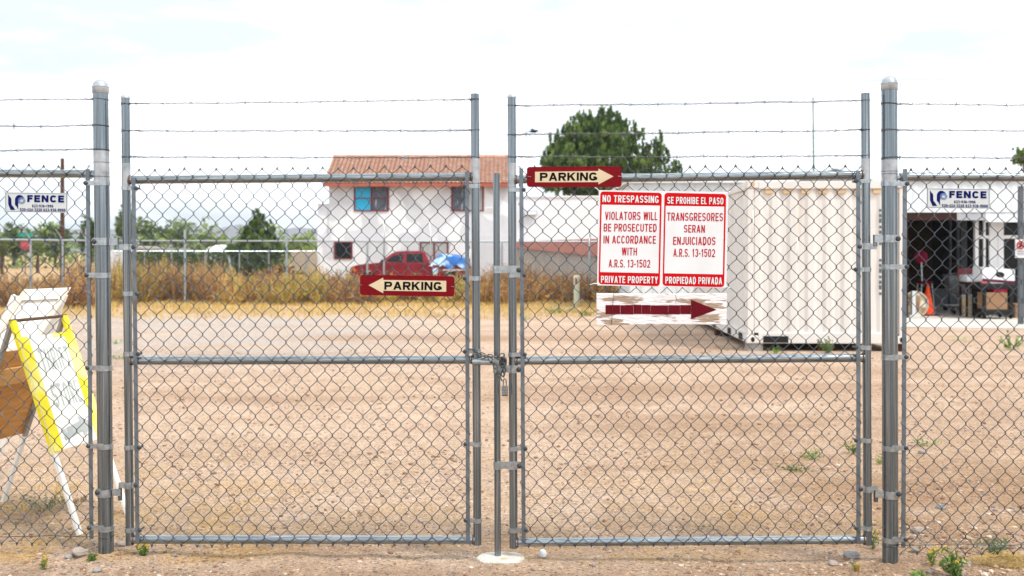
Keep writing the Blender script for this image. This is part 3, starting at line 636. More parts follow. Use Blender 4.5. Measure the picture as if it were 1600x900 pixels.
# ------------------------------------------------------------------ red pickup truck behind the far fence
TD = 43.8
def tp(u, v, y=0): q = at(u, TD, v); return V(q.x, TD+y, q.z)
tk = thing('pickup_truck', 'old dark red pickup truck with blue tarp over its bed, parked before the white house', 'pickup truck', at(640, TD+.85, z=0))
TW = 1.66
def side_prism(pts, y0, y1, inset=0):
    a = [tp(u, v, y0) for u, v in pts]; b = [tp(u, v, y1) for u, v in pts]; return a, b
def loft(mb, a, b):
    n = len(a); mb.add(a+b, [tuple(range(n)), tuple(range(2*n-1, n-1, -1))]+[(i, i+n, (i+1) % n+n, (i+1) % n) for i in range(n)])
def arch(uc, r=14.0, vb=438, n=9, vc=437):
    return [(uc+r*math.cos(math.pi*i/n), vc-r*math.sin(math.pi*i/n)) for i in range(n+1)]
base = [(547,436),(545.5,428),(546.5,421),(550,416.5),(560,413.5),(590,410.5),(600,409.5),(671,410.5),(673,414),(733,414.5),(735,418),(735,435),(722,437)]
base += arch(704)+[(688,440),(592,440)]+arch(574)
mb = MB(); loft(mb, *side_prism(base, 0, TW)); mb.build('body', M['truck_red'], tk, bevel=.03)
cab = [(591,410.5),(612,395.5),(618,393),(630,392),(655,392),(664,394),(671,411)]
mb = MB(); n = len(cab); a = [tp(u, v, .05+(.16 if v < 400 else .02)) for u, v in cab]; b = [tp(u, v, TW-.05-(.16 if v < 400 else .02)) for u, v in cab]; loft(mb, a, b); cb = mb.build('cab', M['truck_red'], tk, bevel=.03)
def win(pts, name, m_, parent):
    mb = MB(); ring = [tp(u, v, .07+(410.5-v)/16*.14-.022) for u, v in pts]; mb.plate(ring, (0,.03,0)); return mb.build(name, M[m_], parent)
w1 = win([(602,409),(613,400),(629,396.5),(629,409)], 'side_window', 'glass', cb)
win([(635,409),(635,397),(659,396.5),(661,409)], 'side_window', 'glass', cb)
mb = MB(); mb.hexa([tp(593,409.3,.2),tp(593,409.3,TW-.2),tp(594,409.6,TW-.2),tp(594,409.6,.2),tp(612,396,.3),tp(612,396,TW-.3),tp(613.5,396.5,TW-.3),tp(613.5,396.5,.3)]); mb.build('windscreen', M['glass'], cb)
mb = MB(); mb.plate([tp(631.2,412,-.012), tp(666,412,-.012), tp(667,436,-.012), tp(598,437,-.012), tp(598,412,-.012)], (0,.02,0)); dr = mb.build('door', M['truck_red'], tk, bevel=.01)
mb = MB(); mb.bar(tp(657,415,-.03), tp(663,415,-.03), UP, .05, .03); mb.build('handle', M['black_plastic'], dr)
mb = MB(); mb.hexa([tp(596,411,-.22),tp(601,411,-.22),tp(601,411,-.04),tp(596,411,-.04),tp(596,405.5,-.22),tp(601,405.5,-.22),tp(601,405.5,-.04),tp(596,405.5,-.04)]); mb.build('wing_mirror', M['black_plastic'], tk, bevel=.02)
for uc_ in (574, 704):
    for y_ in (.02, TW-.22):
        w = MB(); c_ = tp(uc_, 437.5, y_); w.lathe([(.24,0),(.33,.01),(.345,.05),(.345,.15),(.33,.19),(.24,.2)], c_, (0,1,0), 24); ww = w.build('wheel', M['tyre'], tk, smooth=True)
        w = MB(); w.lathe([(.05,-.02),(.16,-.005),(.2,.01),(.22,.0)], c_+V(0,-.004 if y_ < 1 else .2,0), (0,1,0), 20); w.build('rim', M['chrome'], ww, smooth=True)
for y_ in (.03, TW-.33):
    mb = MB(); mb.hexa([tp(546.2,425,y_),tp(548,425,y_-.035 if y_ < 1 else y_),tp(548,425,y_+.3),tp(546,425,y_+.3),tp(546.4,419,y_),tp(552,418.5,y_-.035 if y_ < 1 else y_),tp(552,418.5,y_+.3),tp(547,418.5,y_+.3)]); mb.build('headlight', M['lamp_lens'], tk)
mb = MB(); mb.hexa([tp(552.2,424,-.014),tp(556,424,-.014),tp(556,424,.05),tp(552.2,424,.05),tp(552.2,419.5,-.014),tp(555,419.5,-.014),tp(555,419.5,.05),tp(552.2,419.5,.05)]); mb.build('turn_signal', M['amber'], tk)
mb = MB(); mb.hexa([tp(543,434,-.02),tp(552,434,-.02),tp(552,434,TW+.02),tp(543,434,TW+.02),tp(543,428,-.02),tp(552,428,-.02),tp(552,428,TW+.02),tp(543,428,TW+.02)]); mb.build('front_bumper', M['black_plastic'], tk, bevel=.02)
mb = MB(); mb.bar(tp(692,421.8,-.012), tp(733,421.8,-.012), UP, .06, .02); mb.build('side_strip', M['sign_white'], tk)
# tarp heap over the bed
tr_ = thing('blue_tarp', 'crumpled bright blue tarp heaped over the truck bed, with paler blue patches', 'tarp', tp(703, 413, .8)); mb = MB(); nu, ny = 30, 12; vs = []
for j in range(ny+1):
    for i in range(nu+1):
        u = 671+61*i/nu; f = i/nu; y_ = -.05+(TW+.1)*j/ny; e_ = math.sin(math.pi*min(1, max(0, j/ny))); 
        top = 413-(16*min(1, f*4.5)*(1-.35*max(0,(f-.55)/.45)))*(e_**.35 if e_ > 0 else 0)
        if j in (0, ny): top = 413+(16 if .08 < f < .22 else 7*abs(math.sin(f*9)) if f > .3 else 3)*(1 if j == 0 else .3)
        q = tp(u, top, y_); q.z += .05*mnoise.noise(V(u*.22, y_*3, 1)); q.x += .05*mnoise.noise(V(u*.3, y_*2, 9)); q.y += (.05*mnoise.noise(V(u*.35, top*.3, 5)) if 0 < j < ny else -.02)
        vs.append(q)
mb.add(vs, [(j*(nu+1)+i, j*(nu+1)+i+1, (j+1)*(nu+1)+i+1, (j+1)*(nu+1)+i) for j in range(ny) for i in range(nu)]); mb.build('sheet', M['tarp'], tr_, smooth='all', fix=False)

# ------------------------------------------------------------------ far chain link fences
def far_fence(name, label, pts, h, grp, bar=.03, arm=False, mesh=True, posts=None):
    a, b = pts; a = V(*a); b = V(*b); d = (b-a); ln_ = d.length; d.normalize()
    t = thing(name, label, 'fence', (a+b)/2, grp)
    mb = MB(); mb.tube([a+UP*h, b+UP*h], bar, 8); mb.build('top_rail', M['band'], t, smooth=True)
    for s_, hp in posts:
        q = a+d*s_; mb = MB(); mb.tube([q-UP*.1, q+UP*hp], .032 if hp < h+.15 else .04, 8)
        if arm: mb.tube([q+UP*h, q+UP*(h+.32)-d*.22], .02, 6)
        mb.build('post', M['band'], t, smooth=True)
    if arm:
        for k in (.3, .62, .95): mb = MB(); o_ = UP*(h+.32*k)-d*.22*k; mb.tube([a+o_, b+o_], .006, 4); mb.build('barbed_wire', M['barb'], t)
    mb = MB(); p_ = .078; n = int((ln_+h)/p_)
    for i in range(n):
        s0 = i*p_-h; 
        for sg_ in (1, -1):
            x0_, z0_, x1_, z1_ = (s0, .03, s0+h, h+.02) if sg_ == 1 else (s0, h+.02, s0+h, .03)
            lo, hi = max(0, x0_), min(ln_, x1_)
            if hi <= lo: continue
            za = z0_+(z1_-z0_)*(lo-x0_)/(x1_-x0_); zb = z0_+(z1_-z0_)*(hi-x0_)/(x1_-x0_)
            mb.tube([a+d*lo+UP*za+V(0,-.003*sg_,0), a+d*hi+UP*zb+V(0,-.003*sg_,0)], .0022, 3, caps=False)
    mb.build('chain_link', M['wire'], t, fix=False)
    return t
def px_on(a, b, u):                        # distance along a-b where image column u meets it
    a, b = Vector(a), Vector(b); d = (b-a); t = (u-800)/1600
    return (t*a.y-a.x)/(d.x-t*d.y)*d.length
A0, A1 = (-18.7, 20.55, 0), (-12.3, 29.6, 0)
far_fence('far_fence', 'grey chain link boundary fence with slanted barbed wire arms in front of the stop sign', (A0, A1), 1.86, 'boundary fences behind the lot', .035, True, posts=[(px_on(A0,A1,u), 1.88) for u in (-240, -130, -20, 48, 98)]+[((Vector(A1)-Vector(A0)).length, 2.25)])
B0, B1 = (-12.3, 29.7, 0), (8.5, 33.2, 0)
far_fence('far_fence', 'long grey chain link boundary fence running behind the dry weeds and before the truck', (B0, B1), 1.86, 'boundary fences behind the lot', .024, False,
          posts=[(px_on(B0,B1,u), hp) for u, hp in ((289,2.2),(448,2.2),(574,1.86),(600,1.86),(784,1.86),(921,2.1),(1060,1.86))])
C0, C1 = at(176, 42, z=0), at(500, 46, z=0)
far_fence('far_fence', 'lower chain link fence in front of the dark hedge, farther than the boundary fence', (C0, C1), 1.58, 'boundary fences behind the lot', .02, False, posts=[(px_on(C0,C1,u), 1.6) for u in (226,268,374,420,478)])
for u0, v0, u1, v1, lb in ((322,393,317,412,'near the post'), (357,400,366,428,'beside the dark green conifer')):
    a, b = at(u0, 41, v0), at(u1, 41, z=0); mb = MB(); mb.tube([a, b], .05, 8)
    tag(mb.build('fence_brace', M['band'], smooth=True), 'slanted grey steel brace pole in the weeds '+lb, 'brace')

# ------------------------------------------------------------------ things far behind the fence
p = at(39.5, 70, z=0); t = thing('stop_sign', 'red octagonal stop sign under a green street name plate, beyond the far fence', 'stop sign', p)
mb = MB(); mb.tube([p, p+UP*3.0], .035, 8); mb.build('pole', M['post_grey'], t)
cc = at(39.5, 69.9, 382.5); mb = MB(); mb.plate([cc+V(.40*math.cos(R(22.5+45*i)), 0, .40*math.sin(R(22.5+45*i))) for i in range(8)], (0,.03,0)); mb.build('panel', M['stop_red'], t)
STOP = (t, cc)
q0, q1 = at(28, 69.9, 363.5), at(51, 69.9, 370); mb = MB(); mb.box(q0.x, q1.x, 69.9, 69.93, q1.z, q0.z); mb.build('street_plate', M['street_green'], t)
mb = MB(); p = at(97.5, 58, z=0); mb.tube([p, p+UP*6.85], [.13,.10], 10); tag(mb.build('utility_pole', M['pole_wood'], smooth=True), 'rust brown wooden utility pole standing behind the far fence', 'pole')
mb = MB(); p = at(1273, 70, z=0); mb.tube([p, p+V(-.12,0,12.15)], [.09,.05], 8); tag(mb.build('thin_mast', M['pole_green'], smooth=True), 'thin grey green mast rising behind the gabled building', 'mast')
mb = MB(); a, b = at(150, 62, z=0), at(192, 62, z=0); mb.box(a.x, b.x, 62, 66, 0, at(0,62,391).z); tag(mb.build('block_shed', M['siding']), 'plain pale grey shed glimpsed between the gate post and hinge stile', 'shed')
mb = MB(); a, b = at(455, 72, z=0), at(520, 72, z=0); mb.box(a.x, b.x, 72, 72.3, 0, at(0,72,391).z); tag(mb.build('block_wall', M['tan_wall']), 'tan block wall running up to the white house', 'wall')
mb = MB(); a, b = at(205, 58, z=0), at(262, 58, z=0); mb.box(a.x, b.x, 58, 62, 0, at(0,58,387).z); mb.hexa([V(a.x-.2,57.8,at(0,58,387).z), V(b.x+.6,57.8,at(0,58,395).z), V(b.x+.6,62.2,at(0,58,395).z), V(a.x-.2,62.2,at(0,58,387).z), V(a.x-.2,57.8,at(0,58,384).z), V(b.x+.6,57.8,at(0,58,392).z), V(b.x+.6,62.2,at(0,58,392).z), V(a.x-.2,62.2,at(0,58,384).z)]); tag(mb.build('carport', M['grey_wood']), 'low grey carport with sloping roof in front of the pale green trees', 'carport')
p = at(347, 52, z=0); mb = MB(); mb.lathe([(.85,0),(.9,.1),(.9,1.4),(.75,1.75),(.3,1.9),(.0,1.92)], p, n=20); tag(mb.build('water_tank', M['blue_tank'], smooth=True), 'white rounded water tank beside the dark green conifer', 'tank')
mb = MB(); vs = []; c_ = at(463, 37, z=0)
for i in range(13):
    for j in range(17):
        r_ = i/12; g = j/16*2*math.pi; vs.append((c_.x+1.0*r_*math.cos(g), c_.y+.8*r_*math.sin(g), .78*(1-r_)**.8*(1+.25*mnoise.noise(V(i*.4,j*.6,2)))))
mb.add(vs, [(i*17+j, i*17+j+1, (i+1)*17+j+1, (i+1)*17+j) for i in range(12) for j in range(16)]); tag(mb.build('earth_mound', M['mound'], smooth='all'), 'small mound of reddish earth in the dry weeds', 'mound')
p = at(440, 41, z=0); mb = MB()
for i in range(26):
    a = p+V(rnd.uniform(-.5,.5), rnd.uniform(-.4,.4), rnd.uniform(.1,.9)); g = rnd.uniform(-.6,.6); mb.tube([a-V(.5*math.cos(g), 0, .4*math.sin(g)), a+V(.5*math.cos(g), .1, .4*math.sin(g))], .04, 5)
tag(mb.build('brush_pile', M['pole_wood']), 'dark brown pile of cut branches beside the conifer', 'brush pile', kind='stuff')
p = at(901, 29.3, z=0); t = thing('marker_post', 'short pale green marker post with a red label standing in the weeds', 'marker post', p)
mb = MB(); mb.lathe([(.085,-.05),(.085,.76),(.095,.77),(.095,.83),(.06,.87)], p, n=16); mb.build('pipe', M['marker'], t, smooth=True)
mb = MB(); mb.bar(p+V(-.02,-.088,.62), p+V(-.02,-.088,.8), (1,0,0), .06, .006); mb.build('label', M['stop_red'], t)

# wires overhead and the bird
for (v0, v1, d) in ((128,118,95),(214,210,102),(233,232,98),(180,196,105)):
    a, b = at(-300, d, v0), at(1900, d, v1); m_ = (a+b)/2-UP*.8; mb = MB(); mb.tube([a.lerp(m_, k/8).lerp(m_.lerp(b, k/8), k/8) for k in range(9)], .014, 5)
    tag(mb.build('overhead_wire', M['far_wire']), 'thin overhead power line crossing the whole pale sky', 'power line', 'overhead power lines')
c_ = at(834, 40, 206.5); mb = MB()
mb.tube([c_+V(-.16,0,.0), c_+V(-.06,0,.03), c_+V(.05,0,.03), c_+V(.14,0,.05), c_+V(.18,0,.04)], [.01,.045,.06,.035,.008], 8)
mb.plate([c_+V(-.04,-.02,.05), c_+V(.09,-.02,.05), c_+V(-.10,-.34,.02), c_+V(-.22,-.30,.0)], (0,0,.012)); mb.plate([c_+V(-.04,.02,.05), c_+V(.09,.02,.05), c_+V(-.02,.3,.16), c_+V(-.14,.3,.15)], (0,0,.012)); mb.plate([c_+V(-.13,-.02,.02), c_+V(-.13,.02,.02), c_+V(-.30,.04,-.01), c_+V(-.30,-.04,-.01)], (0,0,.01))
tag(mb.build('bird', M['bird']), 'small dark bird in flight just above the middle barbed strand', 'bird')

# ------------------------------------------------------------------ trees and bushes
def rand_dir(rr):
    while True:
        q = V(rr.uniform(-1,1), rr.uniform(-1,1), rr.uniform(-1,1))
        if .05 < q.length < 1: return q.normalized()
def leaf_quad(mb, c, rr, s, asp=1.6, up=None):
    d = rand_dir(rr) if up is None else (rand_dir(rr)+up).normalized(); e = d.orthogonal().normalized(); e = (e*math.cos(1.0)+d.cross(e)*math.sin(rr.uniform(0,6.28))).normalized()
    a = d*s*asp; b = e*s*.5
    mb.add([c-a*.5, c-b*.6, c+a*.5, c+b*.6], [(0,1,2,3)])
def tree(name, label, base, lobes, n_cl, n_leaf, leaf, mats, seed, trunk=.2, clump=.16, up=None, grp=None, asp=1.6, limb=True, cat='tree'):
    rr = random.Random(seed); t = thing(name, label, cat, base, grp); mb = MB(); tw = MB()
    tot = sum(l[3]*l[5] for l in lobes)
    H = max(l[2]+l[5] for l in lobes)-base.z
    tw.tube([base-UP*.1, base+UP*H*.25+V(.05*H*rr.uniform(-1,1),0,0), base+UP*H*.55, base+UP*H*.8], [trunk, trunk*.8, trunk*.5, trunk*.2], 8)
    for (x, y, z, rx, ry, rz) in lobes:
        if limb: tw.tube([base+UP*H*.18, (base+UP*H*.3).lerp(V(x,y,z), .5), V(x,y,z)+UP*rz*.4], [trunk*.5, trunk*.3, trunk*.06], 6)
        for i in range(max(3, int(n_cl*rx*rz/tot))):
            d = rand_dir(rr); k = rr.random()**.45; k *= 1+.25*mnoise.noise(d*2.3+V(seed, x, z))*2
            c = V(x+d.x*rx*k, y+d.y*ry*k, z+d.z*rz*k); cr = clump*(rx+rz)*.5*rr.uniform(.6,1.5)
            mi = rr.choice([0,0,1,1,2] if len(mats) > 2 else [0,1]); 
            for j in range(n_leaf):
                mb.k = mi if rr.random() < .8 else rr.randrange(len(mats))
                q = rand_dir(rr)*cr*rr.random()**.5; leaf_quad(mb, c+V(q.x, q.y, q.z*(1.3 if up else .8)), rr, leaf*rr.uniform(.6,1.4), asp, up)
            if rr.random() < .25 and limb: tw.tube([V(x,y,z), c], [trunk*.12, trunk*.03], 4, caps=False)
    mb.build('crown', [M[m_] for m_ in mats], t, fix=False); tw.build('trunk', M['bark'], t, smooth=True, fix=False)
    return t
def lobe(u, v, d, ru, rv, ry=None):        # crown lobe seen at (u, v), d metres away
    q = at(u, d, v); return (q.x, q.y, q.z, ru*d/1600, (ry if ry else ru*d/1600), rv*d/1600)
D = 82
tree('pine_tree', 'big bushy dark green tree towering over the white annexe', at(925, D, z=0),
     [lobe(900,262,D,52,42), lobe(935,235,D,52,45), lobe(918,205,D,38,26), lobe(958,206,D,22,28), lobe(880,232,D,24,24), lobe(990,230,D,16,24), lobe(1000,262,D,38,26), lobe(1030,238,D,11,22), lobe(1045,272,D,20,14), lobe(866,262,D,22,26), lobe(915,185,D,8,12), lobe(947,183,D,10,14), lobe(870,290,D,28,16), lobe(930,290,D,50,20)]+[lobe(u, v, D, 5.5, 13) for (u, v) in ((849,252),(860,236),(872,214),(884,205),(896,196),(905,184),(922,180),(934,182),(940,176),(955,178),(966,186),(975,196),(982,206),(992,202),(1002,212),(1012,232),(1024,226),(1034,216),(1042,244),(1054,256),(1062,264),(1008,246))],
     2300, 48, .10, ['lf_dark','lf_mid','lf_light'], 3, .35, .075, up=UP*1.8, asp=4)
D = 47
tree('conifer', 'dense dark green cone shaped conifer behind the weeds', at(402, D, z=0),
     [lobe(400,425,D,44,28), lobe(399,396,D,38,28), lobe(402,370,D,27,26), lobe(404,346,D,12,20), lobe(430,392,D,14,30), lobe(366,404,D,16,26), lobe(384,366,D,10,20), lobe(421,362,D,9,18)], 700, 40, .07, ['lf_dark','lf_mid','lf_light'], 5, .12, .085, up=UP*1.6, asp=3.5)
spec = [(20,370,100,52,32,'lf_dark','lf_mid','dark green bushy tree above the stop sign'), (88,368,104,34,26,'lf_mid','lf_dark','mid green tree beside the rust brown utility pole'), (-40,365,96,40,40,'lf_mid','lf_dark','green tree partly cut by the picture edge behind the fence company sign'),
        (140,362,92,20,34,'lf_dark','lf_mid','narrow dark tree close behind the main gate post'), (196,350,98,20,44,'lf_mid','lf_grey','tall thin green tree between the hinge post and tension bar'), (238,368,100,32,36,'lf_mid','lf_grey','loose mid green tree left of the pale green ones'),
        (282,362,108,36,34,'lf_grey','lf_light','loose pale grey green tree showing the hill through its crown'), (330,376,112,34,26,'lf_light','lf_grey','low light green tree in front of the blue hill'),
        (470,383,112,36,22,'lf_yel','lf_light','yellow green bushy tree beside the white house wall'), (442,390,104,22,14,'lf_light','lf_mid','small light green bush right of the conifer'),
        (1600,245,60,22,22,'lf_mid','lf_light','green tree rising above the shop fascia'), (60,386,76,10,14,'lf_yel','lf_light','small yellow flowering bush close to the stop sign'), (4,380,72,12,14,'lf_yel','lf_light','yellow flowering bush at the far fence corner')]
for i, (u, v, d, ru, rv, a, b, lb) in enumerate(spec):
    ls = [lobe(u,v,d,ru*.7,rv*.75)]+[lobe(u+rnd.uniform(-.6,.6)*ru, v+rnd.uniform(-.4,.5)*rv, d+rnd.uniform(-1,1), ru*.42, rv*.42) for k in range(5)]+[lobe(u, 392, d, ru*.8, 10)]
    tree('bushy_tree', lb, at(u, d, z=0), ls, 330, 38, .115 if d > 80 else .09, [a, b, 'lf_light'], 20+i, .14, .15, grp='trees beyond the far fence')
# dark hedge behind the lower fence
mb = MB(); rr = random.Random(4)
for i in range(5200):
    u = rr.uniform(200, 372); d = rr.uniform(47.5, 49.5); mb.k = rr.choice([0,0,1]); hgt = 1.55+.25*mnoise.noise(V(u*.06,0,0)); leaf_quad(mb, at(u, d, z=rr.random()**.7*hgt), rr, .13)
h = mb.build('hedge', [M['lf_dark'], M['lf_mid']], fix=False); tag(h, 'low dark hedge behind the farther chain link fence', 'hedge')
# far scrub: a low strip of mixed bush out to the foot of the hills
mb = MB(); rr = random.Random(14)
for i in range(16000):
    d = rr.uniform(92, 160); u = rr.uniform(-500, 2100); mb.k = rr.choice([0,1,2,2]); hh = 3.6+2.6*mnoise.noise(V(u*.02, d*.05, 1)); q = at(u, d, z=rr.random()*hh)
    leaf_quad(mb, q, rr, .55, 1.2)
tag(mb.build('far_scrub', [M['lf_mid'], M['lf_grey'], M['lf_light']], fix=False), 'low mixed green scrub stretching away to the hills', 'scrub', kind='stuff')

# ------------------------------------------------------------------ dry weeds along the far fence
def blade(mb, p, h, w, lean, rr, bend=.5):
    g = rr.uniform(0, 6.28); s = V(math.cos(g), math.sin(g), 0)*w; l = V(lean*rr.uniform(-1,1), lean*rr.uniform(-1,1), 0)
    a = p; b = p+l*.4+UP*h*.6; c = p+l+UP*h
    mb.add([a-s, a+s, b+s*.7, b-s*.7, c], [(0,1,2,3), (3,2,4)])
def sprig(mb, p, h, r, n, rr, ks, w=.012):
    for i in range(n):
        mb.k = rr.choice(ks); g = rr.uniform(0, 6.28); k = rr.random()**.6; e = V(math.cos(g)*r*k, math.sin(g)*r*k, 0)
        z = h*(1-.45*k*k)*rr.uniform(.35,1); top = p+e+UP*z; s = V(math.cos(g+1.5), math.sin(g+1.5), 0)*w
        b = p+e*.35+UP*z*.25; mb.add([b-s, b+s, top+s*.4, top-s*.4], [(0,1,2,3)])
        for j in range(3):
            f = rr.uniform(.4,1); q = b.lerp(top, f); d = rand_dir(rr)*.14*rr.uniform(.5,1.3); d.z = abs(d.z); s2 = d.orthogonal().normalized()*w*1.3; mb.add([q-s2, q+s2, q+d], [(0,1,2)])
def weed_top(u):
    pts = [(-400,425),(60,428),(150,402),(200,404),(260,398),(320,402),(360,418),(400,422),(450,416),(490,424),(540,420),(560,430),(640,436),(700,430),(740,424),(770,418),(800,410),(850,416),(900,428),(950,424),(1000,430),(1100,430),(1160,440)]
    for a, b in zip(pts, pts[1:]):
        if a[0] <= u <= b[0]: return a[1]+(b[1]-a[1])*(u-a[0])/(b[0]-a[0])
    return 435
mb = MB(); rr = random.Random(9)
for i in range(2900):
    u = rr.uniform(-330, 1165); d = rr.choice([rr.uniform(29.6, 32.5), rr.uniform(30.5, 36), rr.uniform(33, 42)])
    if u < 160: d = rr.uniform(27.5, 35)
    n_ = mnoise.noise(V(u*.02, d*.2, 0)); gap_ = mnoise.noise(V(u*.028, d*.35, 11))
    if d < 30.9 and gap_ > .02: continue
    if gap_ > .34: continue
    v = weed_top(u)+5+(16*max(0, gap_))+rr.uniform(-14,26)+10*mnoise.noise(V(u*.035, 3, 1)); z = max(.2, EYE+(HOR-v)/1600*d*.96)
    z = min(z, 1.5)*(.8+.4*rr.random())
    if d > 42 and 540 < u < 740: continue
    ks = [0,0,2,2,1] if (n_ > .05 or u < 150 or u > 740) else ([1,1,0,3,1] if n_ > -.2 else [1,0,2,3])
    sprig(mb, at(u, d, z=-.02), z, z*rr.uniform(.34,.62)+.06, 26, rr, ks, .011)
tag(mb.build('dry_weeds', [M['dry1'], M['dry2'], M['dry3'], M['lf_yel']], fix=False), 'tangled rust brown and straw dry weeds along the far fence', 'weeds', kind='stuff')
# straw coloured grass strip in front of the weeds, and litter of straw by the gate
mb = MB(); rr = random.Random(21)
for i in range(15000):
    d = 22.5+8.5*rr.random()**.55; u = rr.uniform(-60, 1160)
    if mnoise.noise(V(u*.012, d*.5, 5)) < -.12 and d < 28.5: continue
    mb.k = 0 if rr.random() < .8 else 1; blade(mb, at(u, d, z=-.01), rr.uniform(.04,.16), .012, .08, rr)
tag(mb.build('straw_grass', [M['straw'], M['dry2']], fix=False), 'short straw coloured dry grass in front of the weeds', 'grass', kind='stuff')
mb = MB(); rr = random.Random(22)
for i in range(26000):
    d = rr.choice([rr.uniform(5.15, 9.5), rr.uniform(5.0, 6.2)]); x = rr.uniform(-3.6, 4.2)
    if mnoise.noise(V(x*1.3, d*1.7, 5)) < .16-(.30 if (x < -1.9 and d > 5.25) else .16 if (x < -1.6 and d > 5.3) or (x > .9 and d > 5.2) else 0): continue
    mb.k = 0 if rr.random() < .7 else 1; p = V(x, d, ground_z(x, d)); g = rr.uniform(0,6.28); l = V(math.cos(g), math.sin(g), 0)*rr.uniform(.02,.07); s = V(-l.y, l.x, 0).normalized()*.0011
    mb.add([p-s+UP*.003, p+s+UP*.003, p+l+UP*rr.uniform(.004,.03)], [(0,1,2)])
tag(mb.build('straw_litter', [M['straw'], M['dry2']], fix=False), 'thin scatter of dry straw lying on the dirt by the fence', 'straw', kind='stuff')

# ------------------------------------------------------------------ stones and small plants
ICO = [(0,0,1)]+[(.894*math.cos(2*math.pi*i/5), .894*math.sin(2*math.pi*i/5), .447) for i in range(5)]+[(.894*math.cos(2*math.pi*(i+.5)/5), .894*math.sin(2*math.pi*(i+.5)/5), -.447) for i in range(5)]+[(0,0,-1)]
ICF = [(0,1+i,1+(i+1)%5) for i in range(5)]+[(1+i,6+i,1+(i+1)%5) for i in range(5)]+[(6+i,6+(i+1)%5,1+(i+1)%5) for i in range(5)]+[(11,6+(i+1)%5,6+i) for i in range(5)]
mb = MB(); rr = random.Random(31)
for i in range(32000):
    d = 4.55+rr.random()**1.7*12; x = rr.uniform(-1,1)*(d*.52+.1)
    s = .003+.009*rr.random()**5*(1.5 if d > 7 else 1)
    cl_ = mnoise.noise(V(x*1.1, d*1.1, 8))
    if cl_ < -.1 and rr.random() < .7: continue
    if (x > 1.95 and d < 6.8): s *= 1.5
    mb.k = rr.choice([0,0,0,1,2,2,3]); sx_, sy_, sz_ = s*rr.uniform(.8,1.5), s*rr.uniform(.8,1.5), s*rr.uniform(.5,.9); z = ground_z(x, d); g = rr.uniform(0,6.28); cg, sg2 = math.cos(g), math.sin(g)
    mb.add([(x+(vx*sx_*cg-vy*sy_*sg2)*rr.uniform(.8,1.2), d+(vx*sx_*sg2+vy*sy_*cg), z+s*.2+vz*sz_*rr.uniform(.8,1.2)) for (vx,vy,vz) in ICO], ICF)
tag(mb.build('pebbles', M['peb'], fix=False), 'scatter of small tan and grey pebbles over the dirt lot', 'gravel', kind='stuff')
for i, (u, v, w, m_, lb) in enumerate([(125,866,30,'rock','tan lump of rock beside the foot of the main post with the hinges'), (108,868,14,'rock_grey','small grey stone touching the tan lump of rock'), (152,889,14,'rock_grey','flat dark stone lying in front of the tan lump of rock'), (1430,858,15,'rock_grey','round grey stone under the fence beside the thicker gate post'),
        (1434,829,22,'rock','flat pale stone behind the fence mesh above the round grey stone'), (1470,791,18,'rock_grey','dark grey stone on the open ground beyond the fence mesh'), (1506,879,22,'rock','brown stone behind the plant with yellow and pink flowers'), (1440,710,12,'rock_grey','small dark stone farthest out on the rough ground'), (1302,880,18,'rock','low tan stone near the foot of the swinging gate'), (1330,868,26,'rock_grey','broad crumbly stone heaped at the base of the thicker post'), (190,853,18,'rock','pale stone between the main post and the gate hinge stile')]):
    d = min(gd(v), 8); q = at(u, d, z=0); z = ground_z(q.x, d); s = w/1600*d*.5; mb = MB(); mb.blob(V(q.x, d, z+s*.25), s, s*.8, s*.55, i+2, 9, 6, .22); tag(mb.build('rock', M[m_], smooth=False), lb, 'stone', 'loose stones near the fence')
def plant(u, v, h, r, n, label, ks, flowers=0, fl='flower', d=None, name='wild_plant'):
    rr = random.Random(int(u*7+v)); d = d or gd(v); q = at(u, d, z=0); z = ground_z(q.x, d) if d < 16 else 0; p = V(q.x, d, z)
    t = thing(name, label, 'plant', p, 'wild plants on the lot'); mb = MB(); fm = MB()
    for i in range(n):
        g = rr.uniform(0,6.28); k = rr.random()**.6; e = V(math.cos(g)*r*k, math.sin(g)*r*k, 0); top = p+e+UP*h*rr.uniform(.5,1)*(1-.3*k); mb.k = rr.choice([0,0,1])
        s = V(-math.sin(g), math.cos(g), 0)*max(.0012, d*.00018); mb.add([p+e*.2-s, p+e*.2+s, top+s*.4, top-s*.4], [(0,1,2,3)])
        for j in range(7):
            f = rr.uniform(.2,1); c = (p+e*.2).lerp(top, f); leaf_quad(mb, c+rand_dir(rr)*.01, rr, max(.012, h*.11), 2)
        if i < flowers:
            fm = MB()
            for j in range(4): leaf_quad(fm, top+rand_dir(rr)*.007+UP*.004, rr, .012, 1)
            fm.build('flower', M[fl], t, fix=False)
    mb.build('foliage', [M[k] for k in ks], t, fix=False)
    return t
plant(225,866,.075,.03,14,'small green plant with yellow flowers at the foot of the hinge stile',['weed','lf_mid'],9)
plant(143,873,.05,.022,10,'tiny green tuft in front of the main hinge post',['weed','lf_mid'])
plant(69,882,.07,.022,9,'spindly plant with yellow flower heads in front of the mesh',['weed','straw'],4)
plant(1489,898,.17,.065,24,'leafy green plant with yellow and pink flowers outside the fence',['weed','lf_mid'],9)
plant(1456,884,.13,.03,10,'sparse stem plant with yellow flowers beside the leafy flowering plant',['weed','straw'],7)
plant(1550,862,.12,.10,26,'spreading grey green bush behind the mesh above the straw mat',['lf_grey','weed'])
plant(1365,852,.11,.025,10,'slim plant with yellow flowers between the gate stile and thick post',['weed','lf_mid'],7)
plant(1436,897,.03,.04,12,'low green sprout on the verge in front of the thick post',['weed2','weed'])
plant(1339,893,.045,.03,14,'small tuft of straw and green grass on the verge',['straw','weed'])
plant(1270,716,.10,.10,18,'small bright green weed on the bare lot',['weed','weed2'],4)
